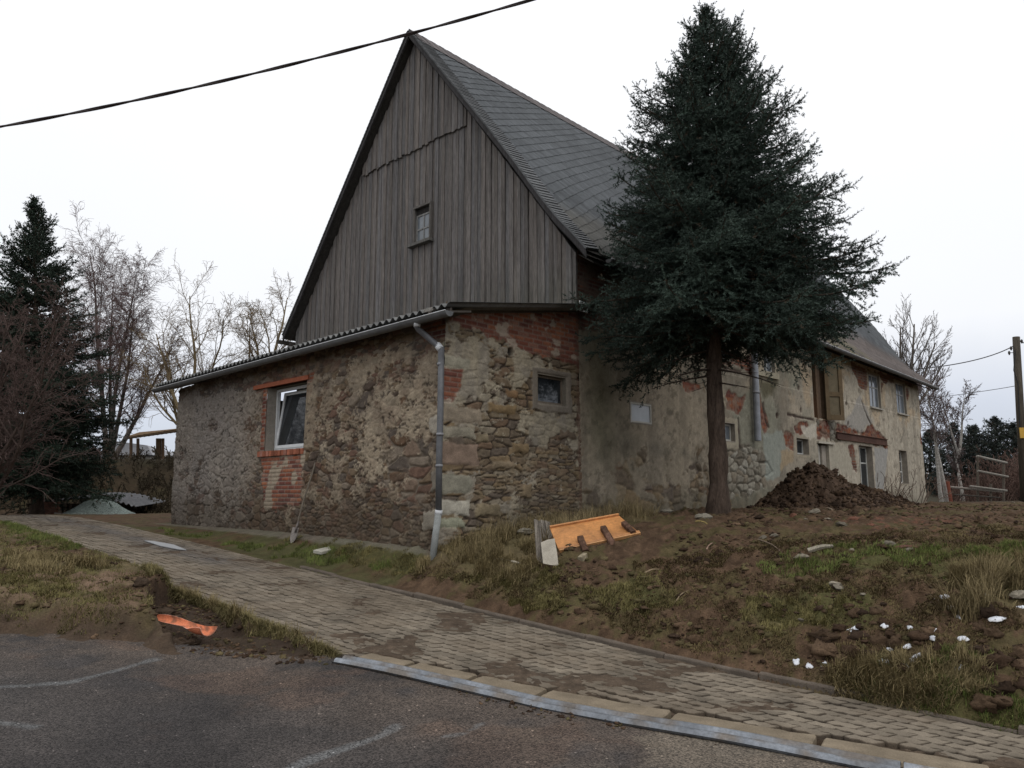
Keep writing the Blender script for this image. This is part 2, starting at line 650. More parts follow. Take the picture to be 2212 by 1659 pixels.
def wall_grid(name, parent, face, s0, s1, z0, z1, step, openings, fn, top=None, batter=None):
    def axis(a, b, cuts):
        x = np.linspace(a, b, int((b - a) / step) + 1)
        cuts = [c for c in cuts if a < c < b]
        for c in cuts:
            x = x[np.abs(x - c) > step * .5]
        return np.sort(np.concatenate([x, cuts]))
    sa = axis(s0, s1, [o[0] for o in openings] + [o[1] for o in openings])
    za = axis(z0, z1, [o[2] for o in openings] + [o[3] for o in openings])
    Z, S = np.meshgrid(za, sa, indexing='ij')
    Zc = Z.copy()
    if top is not None:
        Zc = np.minimum(Z, top(S))
    C_, H_ = fn(S, Zc)
    for o in openings:
        d = np.maximum(np.maximum(o[0] - S, S - o[1]), np.maximum(o[2] - Z, Z - o[3]))
        H_ = H_ * ss(0, .05, np.abs(d)) + .02 * (1 - ss(0, .05, np.abs(d)))
    bt = batter(S, Zc) if batter is not None else 0
    if face == 'L':
        P = C0 + S[..., None] * V + (-(H_ + bt))[..., None] * U
    else:
        P = C0 + S[..., None] * U + (-(H_ + bt))[..., None] * V
        if s0 < 0:          # the corner leans out at the foot together with the front wall
            P = P - (ss(.55, 0, S) * (.20 * np.clip((4.6 - Zc) / 3.7, 0, 1.1) + .05))[..., None] * U
    P[..., 2] = Zc
    sc = (sa[1:] + sa[:-1]) / 2; zc = (za[1:] + za[:-1]) / 2
    ZZ, SS_ = np.meshgrid(zc, sc, indexing='ij')
    keep = np.ones(ZZ.shape, bool)
    for o in openings:
        keep &= ~((SS_ > o[0]) & (SS_ < o[1]) & (ZZ > o[2]) & (ZZ < o[3]))
    if top is not None:
        keep &= ZZ < top(SS_) + step
    ff = grid_faces(len(za), len(sa), keep)
    if face == 'L': ff = ff[:, ::-1]
    vv, ff, cc = compact(P.reshape(-1, 3), ff, C_.reshape(-1, 3))
    return mesh_obj(name, vv, ff, M_wall, parent, None, cc, False)


# a helper that works in (s, z, depth) of either face; depth is measured into the wall
def fp(face, s, z, d):
    return PW(d, s, z) if face == 'L' else PW(s, d, z)


def fbox(mb, face, s0, s1, z0, z1, d0, d1, col=None):
    if face == 'L':
        mb.ubox(d0, d1, s0, s1, z0, z1, col)
    else:
        mb.ubox(s0, s1, d0, d1, z0, z1, col)


def reveal(mb, face, o, d, col, front=.0, t=.02):
    s0, s1, z0, z1 = o
    fbox(mb, face, s0 - t, s0, z0 - t, z1 + t, front, d, col)
    fbox(mb, face, s1, s1 + t, z0 - t, z1 + t, front, d, col)
    fbox(mb, face, s0, s1, z1, z1 + t, front, d, col)
    fbox(mb, face, s0, s1, z0 - t, z0, front, d, col)


def frame_bars(mb, face, s0, s1, z0, z1, d, w, t, col, mull=(), trans=()):
    fbox(mb, face, s0, s0 + w, z0, z1, d, d + t, col)
    fbox(mb, face, s1 - w, s1, z0, z1, d, d + t, col)
    fbox(mb, face, s0 + w, s1 - w, z0, z0 + w, d, d + t, col)
    fbox(mb, face, s0 + w, s1 - w, z1 - w, z1, d, d + t, col)
    for k in mull:
        s = s0 + (s1 - s0) * k
        fbox(mb, face, s - w * .4, s + w * .4, z0 + w, z1 - w, d + .004, d + t - .004, col)
    for k in trans:
        z = z0 + (z1 - z0) * k
        fbox(mb, face, s0 + w, s1 - w, z - w * .4, z + w * .4, d + .002, d + t - .002, col)


def window(parent, face, o, d, col, w=.06, mull=(), trans=(), glass=None, rev=(.25, .22, .18), name='window', front=.0, part='pane', pcol=(1, 1, 1)):
    s0, s1, z0, z1 = o
    m = MB()
    frame_bars(m, face, s0 + .004, s1 - .004, z0 + .004, z1 - .004, d, w, .05, col, mull, trans)
    wo = m.build(name, M_woodp, parent)
    g = MB()
    fbox(g, face, s0 + w * .6, s1 - w * .6, z0 + w * .6, z1 - w * .6, d + .02, d + .03, pcol)
    g.build(part, glass or M_glass, wo)
    r_ = MB()
    reveal(r_, face, o, d + .055, rev, front)
    r_.build('reveal', M_wall, wo)
    return wo


def fquad(face, a, b):        # opening from two opposite pixel corners
    f_ = FL if face == 'L' else FR
    p, q = f_(*a), f_(*b)
    return (min(p[0], q[0]), max(p[0], q[0]), min(p[1], q[1]), max(p[1], q[1]))


# ------------------------------------------------------------------ the stone annex
annex = thing('stone_annex', 'low rubble stone annex with corrugated roof built against the gable', 'annex', PW(0, 0, .8))
WIN_L = fquad('L', (580, 838), (661, 968))
WIN_A = fquad('R', r5(722, 575), r5(878, 752))
ANX_TOP = lambda s: np.interp(s, [0, UG], [4.70, 5.10])
LTOP = lambda s: np.interp(s, [0, 10.4], [4.62, 4.30])


def col_left(S, Z):
    c, h, ed = rubble(S, Z, .28, .14, STONES_BROWN, 11)
    c2, h2, ed2 = rubble(S, Z, .18, .075, STONES_BROWN, 77)
    m = ss(.45, .6, fbm(S * .8, Z * .9, 3, 8))
    c, h = blend(c, h, c2, h2 * .8, m); ed = ed * (1 - m) + ed2 * m
    lightj = ss(.42, .6, fbm(S * 1.3, Z * 1.3, 3, 12))
    jc = np.array([.085, .066, .050]) * (1 - lightj[..., None]) + np.array([.21, .175, .135]) * lightj[..., None]
    k = ss(.03, .13, ed)[..., None]
    C_ = jc * (1 - k) + c * .80 * k
    H_ = h * .9
    # old lime render left between the stones
    bias = .045 * ss(1.6, 3.0, Z) + .065 * np.exp(-((S - 2.0) / 1.4) ** 2) * ss(2, 3.0, Z) + .13 * ss(5.6, 7.6, S) - .09 * ss(2.3, 1.2, Z) - .25 * ss(3.95, 4.25, Z + .07 * (fbm(S * 3, Z, 2, 5) - .5) + .02 * S)
    nz = fbm(S * 1.7, Z * 1.9, 7, 33, .76)
    m = ss(.510, .535, nz + bias - .05 * ss(.1, .35, ed) * ss(.45, .6, vn(S * 1.1, Z * 1.1, 35)))
    rc = mix(np.broadcast_to(np.array([.345, .285, .205]), c.shape), (.225, .18, .13), ss(.3, .7, fbm(S * 3, Z * 3, 5, 61, .65)))
    rc = mix(rc, (.235, .20, .165), ss(5.0, 6.8, S) * (.55 + .45 * ss(.4, .6, fbm(S * .9, Z * .9, 4, 69))))
    rc = rc * (.62 + .76 * fbm(S * 14, Z * 14, 5, 62, .75))[..., None]
    rc = rc * .82 + .30 * c * .6
    rh = .030 + .45 * h + .040 * (fbm(S * 6, Z * 7, 6, 63, .72) - .5)
    pit_ = ss(.66, .72, fbm(S * 11, Z * 13, 3, 64, .7))
    rc = mix(rc, (.07, .055, .045), pit_ * .8); rh = rh - .02 * pit_
    C_, H_ = blend(C_, H_, rc, rh, m)
    # left half is greyer
    grey = C_.mean(-1, keepdims=True)
    k = .40 * ss(5.5, 7.5, S)
    C_ = C_ * (1 - k[..., None]) + grey * np.array([1.0, .97, .95]) * k[..., None]
    # brick around the window
    o = WIN_L
    cb, hb, _ = bricks(S, Z, 5)
    poly = facL(r4, (585, 1040), (835, 1010), (835, 1060), (815, 1150), (810, 1300), (600, 1325), (592, 1180))
    mk = nmask(S, Z, poly, 3, .02, .14, 5.0) 
    cr_ = mix(cb, (.34, .28, .21), ss(.52, .6, fbm(S * 3.1 + 4, Z * 3.1, 4, 9)))
    C_, H_ = blend(C_, H_, cr_, hb + .022, mk)
    mk = nmask(S, Z, [(o[1] - .01, o[2]), (o[1] + .17, o[2]), (o[1] + .14, o[3] + .1), (o[1] - .01, o[3] + .1)], 4, .02, .06)
    C_, H_ = blend(C_, H_, cb * .85, hb + .02, mk)
    mk = nmask(S, Z, [(o[0] - .22, o[3] - .35), (o[0], o[3] - .35), (o[1] + .45, o[3] + .02), (o[1] + .45, o[3] + .10), (o[0] - .25, o[3] + .12)], 14, .02, .06)
    C_, H_ = blend(C_, H_, cb * .7, hb + .02, mk * .9)
    mk, d = rect(S, Z, o[0] - .42, o[0] - .005, o[2] - .02, o[3] - .04, .03, 6, .04)   # smooth patch beside the window
    C_, H_ = blend(C_, H_, rc * .95, .04 + H_ * .2, mk * .85)
    # bricks at the top of the corner
    mk = nmask(S, Z, [(-.1, 4.1), (.55, 4.1), (.8, 4.7), (-.1, 4.7)], 24, .02, .10)
    C_, H_ = blend(C_, H_, cb * .6, hb + .01, mk)
    # dressed corner stones
    for (s1, z0, z1, cc) in ((.16, 3.74, 4.03, (.26, .23, .17)), (.27, 2.57, 2.84, (.37, .33, .27)), (.14, 1.66, 1.98, (.20, .175, .14)), (.30, 1.08, 1.38, (.37, .335, .27))):
        mk, d = rect(S, Z, -.3, s1, z0, z1, .015, 7, .06)
        C_, H_ = blend(C_, H_, np.asarray(cc) * (.55 + .9 * fbm(S * 8, Z * 8, 5, 66, .7))[..., None], .05 + .012 * ss(0, -.05, d), mk)
    # damp, mossy foot
    k = ss(2.1, .9, Z + .7 * (fbm(S * 1.5, Z * 1.5, 3, 15) - .5)) * .62
    C_ = mix(C_, (.072, .055, .038), k)
    # sooty streaks under the gutter
    k = ss(.55, .75, fbm(S * 2.5, Z * .35, 3, 16)) * ss(3.2, 4.4, Z) * .45
    C_ = mix(C_, (.09, .075, .065), k)
    return C_, H_


wall_grid('front_wall', annex, 'L', -.02, 10.42, .55, 4.66, .0165, [WIN_L], col_left, LTOP,
          lambda S, Z: .20 * (1 - ss(0, 7, S)) * np.clip((4.6 - Z) / 3.7, 0, 1.1))

BRK_A = facR(r5, (240, 195), (990, 225), (985, 545), (880, 500), (640, 450), (560, 405), (440, 370), (420, 325), (330, 330), (240, 285))


def col_annex_side(S, Z):
    c, h, ed = rubble(S, Z, .34, .125, STONES_OCHRE, 31)
    c2, h2, ed2 = rubble(S, Z, .26, .065, STONES_OCHRE, 91)
    m = ss(.45, .58, fbm(S * .9 + 3, Z * 1.1, 3, 18))
    c, h = blend(c, h, c2, h2 * .8, m); ed = ed * (1 - m) + ed2 * m
    C_ = mix(np.broadcast_to(np.array([.060, .046, .036]), c.shape), c * .72, ss(.03, .13, ed))
    H_ = h * 1.05
    rc = mix(np.broadcast_to(np.array([.305, .265, .195]), c.shape), (.25, .22, .175), ss(.3, .7, fbm(S * 4, Z * 4, 4, 81)))
    rc = rc * (.66 + .68 * fbm(S * 14, Z * 14, 5, 82, .75))[..., None]
    rh = .030 + .35 * h + .035 * (fbm(S * 6, Z * 7, 6, 83, .72) - .5)
    poly = facR(r5, (205, 350), (430, 370), (650, 450), (900, 520), (900, 600), (690, 600), (640, 640), (560, 690), (430, 740), (300, 760), (200, 740))
    m = np.maximum(nmask(S, Z, poly, 43, .03, .22) * ss(.62, .52, fbm(S * 3, Z * 3, 5, 84, .65)), ss(.57, .62, fbm(S * 2.0, Z * 2.2, 7, 85, .74) + .02 * ss(2.2, 3.2, S)))
    C_, H_ = blend(C_, H_, rc, rh, m)
    poly = facR(r5, (690, 780), (910, 800), (920, 900), (790, 940), (770, 990), (690, 985), (675, 880))
    m = nmask(S, Z, poly, 47, .03, .12)
    C_, H_ = blend(C_, H_, rc * .85, rh, m)
    # big ochre stone slabs
    for a, b, cc in (((445, 740), (595, 805), (.30, .20, .095)), ((545, 665), (605, 715), (.30, .17, .08)), ((575, 960), (665, 1015), (.27, .185, .095)), ((370, 1300), (500, 1365), (.27, .215, .13)), ((380, 905), (440, 955), (.30, .24, .15)), ((625, 1185), (675, 1255), (.30, .22, .13)), ((840, 890), (930, 940), (.17, .12, .085)), ((460, 1060), (585, 1100), (.33, .25, .16))):
        o = fquad('R', r5(*a), r5(*b))
        mk, d = rect(S, Z, *o, .012, 8, .05)
        C_, H_ = blend(C_, H_, (np.asarray(cc) * .55 + np.array([.045, .038, .028])) * (.6 + .8 * fbm(S * 9, Z * 14, 4, 86))[..., None], .055 + .012 * ss(0, -.06, d) + .01 * (fbm(S * 12, Z * 12, 3, 87) - .5), mk)
    # bricks under the roof
    cb, hb, _ = bricks(S, Z, 25, .25, .083)
    cb = mix(cb, (.13, .055, .042), .55 * ss(4.75, 4.1, Z + .25 * (fbm(S * 2, Z * 2, 3, 88) - .5)))
    cb = mix(cb, (.40, .34, .27), ss(.60, .68, fbm(S * 3.5 + 9, Z * 5, 4, 89)) * .8)
    m = nmask(S, Z, BRK_A, 53, .02, .16, 4.0)
    C_, H_ = blend(C_, H_, cb, hb + .02, m)
    m = nmask(S, Z, facR(r5, (200, 545), (320, 545), (310, 660), (262, 745), (200, 745)), 54, .02, .06)
    C_, H_ = blend(C_, H_, cb, hb + .025, m)
    # dressed corner stones
    for a, b, cc in (((150, 462), (345, 555), (.28, .26, .20)), ((150, 745), (400, 858), (.26, .215, .16)), ((150, 856), (370, 940), (.26, .235, .18)), ((150, 946), (385, 1082), (.22, .16, .12)), ((150, 1132), (345, 1238), (.24, .225, .175)), ((100, 1280), (338, 1362), (.42, .39, .32)), ((150, 1370), (318, 1425), (.26, .26, .19))):
        o = fquad('R', r5(*a), r5(*b))
        mk, d = rect(S, Z, -.3, o[1], o[2], o[3], .015, 7, .06)
        C_, H_ = blend(C_, H_, np.asarray(cc) * (.55 + .9 * fbm(S * 8, Z * 8, 5, 67, .7))[..., None], .036 + .012 * ss(0, -.05, d), mk)
    # cement surround of the window
    o = fquad('R', r5(688, 535), r5(908, 798))
    mk, d = rect(S, Z, *o, .012, 9, .03)
    C_, H_ = blend(C_, H_, np.array([.185, .16, .13]) * (.85 + .3 * fbm(S * 6, Z * 6, 4, 68))[..., None], .052, mk)
    # pipe hole
    p = FR(*r5(573, 452))
    m = ss(.085, .06, np.hypot(S - p[0], Z - p[1]))
    C_, H_ = blend(C_, H_, np.broadcast_to(np.array([.05, .04, .035]), c.shape), -.08 + 0 * S, m)
    # crack at the joint with the main house, mossy foot
    k = ss(.12, .02, np.abs(S - UG + .02 + .06 * (fbm(S * 0, Z * 3, 3, 19) - .5))) * .6
    C_ = mix(C_, (.13, .075, .055), k); H_ = H_ - .02 * k
    k = ss(1.8, 1.05, Z + .5 * (fbm(S * 1.7, Z * 1.7, 3, 15) - .5)) * ss(.5, 1.5, S) * .65
    C_ = mix(C_, (.075, .06, .042), k)
    return C_, H_


wall_grid('side_wall', annex, 'R', -.02, UG, .55, 5.12, .0165, [WIN_A], col_annex_side, ANX_TOP,
          lambda S, Z: .05 * np.clip((4.6 - Z) / 3.7, 0, 1.1))

# far and inner walls, so that the annex is closed
m = MB()
m.ubox(.0, UG, 10.40, 10.43, .5, 4.25, (.2, .17, .14))
m.ubox(.40, UG - .05, 0.35, 10.30, .4, .6, (.05, .05, .05))
m.build('end_wall', M_wall, annex)

# the tilted white window
o = WIN_L
w = MB()
frame_bars(w, 'L', o[0] + .012, o[1] - .012, o[2] + .012, o[3] - .03, .19, .055, .06, (.62, .63, .63))
win = w.build('window', M_plast, annex)
sash = MB()
s0, s1, z0, z1 = o[0] + .06, o[1] - .06, o[2] + .06, o[3] - .075
frame_bars(sash, 'L', s0, s1, z0, z1, 0, .065, .05, (.66, .67, .67))
gl = MB()
fbox(gl, 'L', s0 + .06, s1 - .06, z0 + .06, z1 - .06, .02, .032, (1, 1, 1))
for q in (sash, gl):                       # tilt inwards about the lower edge
    for k, a in enumerate(q.v):
        r_ = a - C0
        uu, vv2, zz = r_ @ U, r_ @ V, a[:, 2]
        t = (zz - z0)
        un = .175 + uu + t * .14
        q.v[k] = C0 + un[:, None] * U + vv2[:, None] * V + np.stack([0 * zz, 0 * zz, zz - .01 * t], 1)
sash.build('sash', M_plast, win)
gl.build('pane', M_glass, win)
cu = MB()                                   # pale curtain drawn to the right behind the glass
n = 26
cs = np.linspace(s0 + .25, s0 + .85, n)
P = []
for zz in (z0 + .05, z1 - .05):
    for i, s in enumerate(cs):
        k = (zz - z0) / (z1 - z0)
        P.append(PW(.42 + .025 * math.sin(i * 1.3), s0 + .25 + (s - s0 - .25) * (1 - .55 * k), zz))
cu.add(P, [(i, i + 1, n + i + 1, n + i) for i in range(n - 1)], (.5, .52, .56))
cu.build('curtain', M_plast, win)
rv = MB()
reveal(rv, 'L', o, .30, (.30, .27, .23), -.01)
rv.build('reveal', M_wall, win)
m = MB()                                    # flat red lintel slab
a, b = FL(*r4(548, 648)), FL(*r4(852, 585))
m.ubox(-.075, .12, b[0], a[0], o[3] + .0, o[3] + .085, (.34, .115, .065))
m.build('lintel', M_wall, annex)
m = MB()                                    # bricks on edge as a sill
a, b = FL(*r4(575, 1010)), FL(*r4(832, 985))
n = 15
for i in range(n):
    s = b[0] + (a[0] - b[0]) * (i + .5) / n
    hw = (a[0] - b[0]) / n * .43
    c = np.array([.34, .125, .075]) * rng.uniform(.6, 1.15) + (rng.uniform(0, .08) if rng.random() < .3 else 0)
    m.ubox(-.10 + rng.uniform(-.01, .01), .17, s - hw, s + hw, o[2] - .115, o[2] - .004 + rng.uniform(-.004, .002), c)
m.build('sill', M_wall, annex)
window(annex, 'R', WIN_A, .035, (.16, .13, .10), .035, glass=M_glass, rev=(.17, .15, .12), front=-.045)

# eaves, corrugated sheets, gutter, downpipe
g0, g1 = FL(968, 672, -.40), FL(335, 842, -.40)
GV0, GV1 = g0[0], g1[0]
gzf = lambda v: np.interp(v, [GV0, GV1], [g0[1], g1[1]])
m = MB()
nv, nu = 620, 14
vv_ = np.linspace(GV0 - .05, GV1 + .02, nv)
uu_ = np.linspace(-.42, UG + .0, nu)
Um, Vm = np.meshgrid(uu_, vv_)
zro = gzf(Vm) + .11 + (Um + .42) / (UG + .42) * (5.27 - 4.62) + .032 * np.sin(Vm / .177 * 2 * math.pi)
P = C0 + Um[..., None] * U + Vm[..., None] * V
P[..., 2] = zro
cc = np.array([.17, .17, .165]) * (.6 + .8 * fbm(Um * 2, Vm * 2, 4, 4))[..., None]
ff = grid_faces(nv, nu)
Q = P.copy(); Q[..., 2] -= .012
m.add(P.reshape(-1, 3), ff[:, ::-1], cc.reshape(-1, 3))
m.add(Q.reshape(-1, 3), ff, cc.reshape(-1, 3))
m.add(np.vstack([P[:, 0], Q[:, 0]]), [(i, i + 1, nv + i + 1, nv + i) for i in range(nv - 1)], np.tile([.20, .20, .195], (2 * nv, 1)))
m.build('corrugated_roof', M_fibre, annex, smooth=True)
m = MB()      # eaves board and rafter plate under the sheets
for (va, vb) in ((GV0 + .02, GV1 - .03),):
    P4 = [PW(-.33, va, gzf(va) - .03), PW(-.33, vb, gzf(vb) - .03), PW(-.33, vb, gzf(vb) + .075), PW(-.33, va, gzf(va) + .075)]
    m.prism(P4, U * .03, (.10, .085, .075))
    P4 = [PW(-.31, va, gzf(va) + .03), PW(-.31, vb, gzf(vb) + .03), PW(.1, vb, gzf(vb) + .10), PW(.1, va, gzf(va) + .10)]
    m.prism(P4, (0, 0, -.03), (.09, .08, .07))
m.build('eaves_board', M_wood, annex)
m = MB()      # verge: a mortar strip with a board
a0 = PW(-.42, -.10, gzf(GV0) + .07); a1 = PW(UG + .1, -.10, 5.20)
m.prism([a0, a1, a1 + (0, 0, .055), a0 + (0, 0, .055)], V * .22, (.30, .28, .25))
a0 = a0 + np.array([0, 0, -.045]); a1 = a1 + np.array([0, 0, -.075])
m.prism([a0 + V * .03, a1 + V * .03, a1 + V * .03 + (0, 0, .07), a0 + V * .03 + (0, 0, .042)], V * .08, (.11, .095, .08))
m.build('verge_board', M_conc, annex)


def half_gutter(mb, p0, p1, r, side, col, nseg=24, n=10):
    t = np.linspace(0, 1, nseg)[:, None]
    L_ = np.asarray(p0) * (1 - t) + np.asarray(p1) * t
    th = np.linspace(math.pi, 2 * math.pi, n)
    for rr, fl in ((r, False), (r - .006, True)):
        P = L_[:, None, :] + rr * (np.cos(th)[None, :, None] * side + np.sin(th)[None, :, None] * np.array([0, 0, 1.0]))
        f = grid_faces(nseg, n)
        mb.add(P.reshape(-1, 3), f[:, ::-1] if fl else f, col)
    mb.tube(L_ - side * r, .009, 6, (.5, .51, .52))
    for e_, p in ((0, p0), (1, p1)):
        P = [np.asarray(p) + r * (math.cos(a) * side + math.sin(a) * np.array([0, 0, 1.0])) for a in th]
        mb.add(P, [tuple(range(n)) if e_ else tuple(range(n))[::-1]], col)


m = MB()
half_gutter(m, PW(-.40, GV0 - .03, g0[1]), PW(-.40, GV1, g1[1]), .085, U, (.125, .127, .13))
gt = m.build('gutter', M_zinc, annex, smooth=True)
m = MB()


def DP(px, py, off):
    q = hit(*r4(px, py), U, off)
    return PW(*q)


pth = [DP(1442, 270, -.40), DP(1442, 312, -.40), DP(1450, 325, -.36), DP(1555, 415, -.22), DP(1573, 432, -.20)]
m.tube(pth, .048, 10, (.13, .13, .137))
m.tube([DP(1577, 425, -.20), DP(1572, 800, -.22), DP(1566, 1000, -.235), DP(1562, 1335, -.25)], .05, 12, (.12, .122, .128))
dp = m.build('downpipe', M_zinc, annex, smooth=True)
for (px, py, dpx, dpy, off, r, c) in ((1442, 290, 0, 22, -.40, .054, (.55, .56, .57)), (1566, 426, 10, 14, -.205, .058, (.62, .63, .64)), (1562, 1345, -2, 14, -.25, .057, (.55, .56, .57)),
                                     (1573, 520, 0, 8, -.205, .058, (.22, .22, .23)), (1569, 910, 0, 7, -.23, .058, (.22, .22, .23)), (1565, 1085, 0, 7, -.24, .058, (.22, .22, .23))):
    m = MB()
    m.tube([DP(px - dpx, py - dpy, off), DP(px + dpx, py + dpy, off)], r, 12, c)
    m.build('pipe_joint', M_plast, dp, smooth=True)
m = MB()
bot = G(*r4(1528, 1600))
m.tube([DP(1561, 1350, -.25), (DP(1561, 1350, -.25) + bot) / 2 + np.array([0, 0, .0]), bot + np.array([0, 0, -.06])], .052, 12, (.25, .26, .25))
m.build('pipe_foot', M_conc, dp, smooth=True)
# white flashing scrap where the verge meets the gable corner
m = MB()
a = FR(*r5(940, 222)); b = FR(*r5(983, 182))
m.ubox(a[0], b[0], -.12, -.10, a[1] - .02, b[1], (.62, .62, .6))
m.build('flashing', M_plast, annex)

# ------------------------------------------------------------------ the farmhouse
house = thing('farmhouse', 'old farmhouse with steep slate roof, grey boarded gable and crumbling rendered facade', 'house', PW(UG, 0, 1.2))

# gable: individual weathered boards
def roofline(v):
    return np.where(v < VR, ZE - .12 + (ZR - ZE) * (v / VR), ZE - .12 + (ZR - ZE) * (WB - v) / (WB - VR))


WIN_G = fquad('L', (0, 0), (0, 0))
pa = FL(*r3(1027, 1315), UG); pb = FL(*r3(1127, 1518), UG)
WIN_G = (min(pa[0], pb[0]), max(pa[0], pb[0]), min(pa[1], pb[1]), max(pa[1], pb[1]))
ZL = 10.14
m = MB()
v = 0.0
k = 0
while v < WB:
    bw = rng.uniform(.085, .145)
    v1 = min(v + bw, WB)
    off = rng.uniform(0, .018) + (.020 if k % 2 else 0)
    g = rng.uniform(.80, 1.12)
    warm = rng.uniform(-.012, .012)
    base = np.array([.150 + warm * .5, .137, .129 - warm * .5]) * g
    low = (5.0 - .02 * rng.random())
    segs = []
    va, vb = v, v1
    if v < VR < v1: vb = VR
    top0, top1 = float(roofline(np.array(va))), float(roofline(np.array(vb)))
    zt = max(top0, top1)
    inwin = not (v1 < WIN_G[0] or v > WIN_G[1])
    up = 3.15 < v < 7.2
    cuts = [(low, None)]
    if inwin:
        cuts = [(low, WIN_G[2]), (WIN_G[3], None)]
    for (a, b) in cuts:
        b0, b1 = (top0, top1) if b is None else (b, b)
        if up and b is None:
            e_ = ZL - rng.uniform(0, .07)
            pieces = [(a, a, ZL + .05, ZL + .05, off), (e_, e_, b0, b1, off + .05)]
        else:
            pieces = [(a, a, b0, b1, off)]
        for (z00, z01, z10, z11, of) in pieces:
            if max(z10, z11) <= z00: continue
            nz_ = 8
            f0 = PW(UG - .02 - of, va, z00); f1 = PW(UG - .02 - of, vb - .004, z01)
            t0 = PW(UG - .02 - of, va, z10); t1 = PW(UG - .02 - of, vb - .004, z11)
            tt = np.linspace(0, 1, nz_)[:, None]
            A_ = f0 * (1 - tt) + t0 * tt; B_ = f1 * (1 - tt) + t1 * tt
            P = np.vstack([A_, B_, A_ + U * .06, B_ + U * .06])
            F = []
            for i in range(nz_ - 1):
                F += [(i + 1, i, nz_ + i, nz_ + i + 1), (i, i + 1, 2 * nz_ + i + 1, 2 * nz_ + i), (nz_ + i + 1, nz_ + i, 3 * nz_ + i, 3 * nz_ + i + 1)]
            F += [(0, 2 * nz_, 3 * nz_, nz_), (nz_ - 1, 2 * nz_ - 1, 4 * nz_ - 1, 3 * nz_ - 1)]
            zz = P[:, 2]
            c = np.tile(base, (len(P), 1)) * (.85 + .3 * fbm(zz * 1.3 + k * 7, zz * 0 + k, 3, 2))[:, None]
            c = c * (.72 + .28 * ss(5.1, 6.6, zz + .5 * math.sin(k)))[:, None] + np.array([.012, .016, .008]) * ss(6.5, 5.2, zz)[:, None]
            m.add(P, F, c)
    v = v1 if vb == v1 else VR
    k += 1
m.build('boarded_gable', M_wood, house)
m = MB()                    # backing
m.prism([PW(UG + .06, 0, 4.2), PW(UG + .06, WB, 4.2), PW(UG + .06, WB, ZE - .15), PW(UG + .06, VR, ZR - .2), PW(UG + .06, 0, ZE - .15)], U * .1, (.05, .05, .05))
m.build('gable_backing', M_wood, house)
o = WIN_G
m = MB()
zt = o[3] - .16
frame_bars(m, 'L', o[0], o[1], o[2], zt, UG - .03, .04, .05, (.24, .235, .225), (.5,), (.48,))
fbox(m, 'L', o[0] - .06, o[0], o[2], o[3] + .0, UG - .10, UG + .04, (.12, .11, .10))
fbox(m, 'L', o[1], o[1] + .06, o[2], o[3] + .0, UG - .10, UG + .04, (.12, .11, .10))
fbox(m, 'L', o[0], o[1], zt, o[3], UG - .02, UG + .04, (.035, .032, .03))
fbox(m, 'L', o[0] - .06, o[1] + .06, o[3], o[3] + .05, UG - .11, UG + .04, (.13, .12, .11))
gw = m.build('window', M_wood, house)
m = MB()
fbox(m, 'L', o[0] + .03, o[1] - .03, o[2] + .03, zt - .03, UG - .012, UG - .004)
m.build('pane', M_glass_pale, gw)
m = MB()
fbox(m, 'L', o[0] - .10, o[1] + .20, o[2] - .07, o[2], UG - .17, UG + .03, (.13, .125, .115))
m.build('sill', M_wood, gw)

# long facade -------------------------------------------------------
W_WH = fquad('R', r5(1240, 728), r5(1360, 856))
W_TR = fquad('R', r6(297, 825), r6(364, 946))
W_UP = fquad('R', r6(545, 380), r6(618, 513))
W_UL = fquad('R', r6(262, 340), r6(330, 428))
W_HO = fquad('R', r6(846, 372), r6(950, 805))
W_A = fquad('R', r6(1212, 505), r6(1296, 735))
W_B = fquad('R', r6(1385, 563), r6(1460, 778))
zA0, zA1 = (W_A[2] + W_B[2]) / 2, (W_A[3] + W_B[3]) / 2
W_A = (W_A[0], W_A[1], zA0, zA1)
W_B = (W_B[0], W_B[1], zA0, zA1)
W_SM = fquad('R', r6(755, 922), r6(836, 1030))
W_DO = fquad('R', r6(890, 955), r6(972, 1180))
W_FR = fquad('R', r6(1152, 968), r6(1252, 1215))
W_GW = fquad('R', r6(1408, 1000), r6(1472, 1212))
fix = lambda o, z0=None, z1=None: (o[0], o[1], o[2] if z0 is None else z0, o[3] if z1 is None else z1)
W_DO = fix(W_DO, 1.2)
W_FR = fix(W_FR, 1.5)
OPEN = [W_WH, W_TR, W_UP, W_UL, W_HO, W_A, W_B, W_SM, W_DO, W_FR, W_GW]


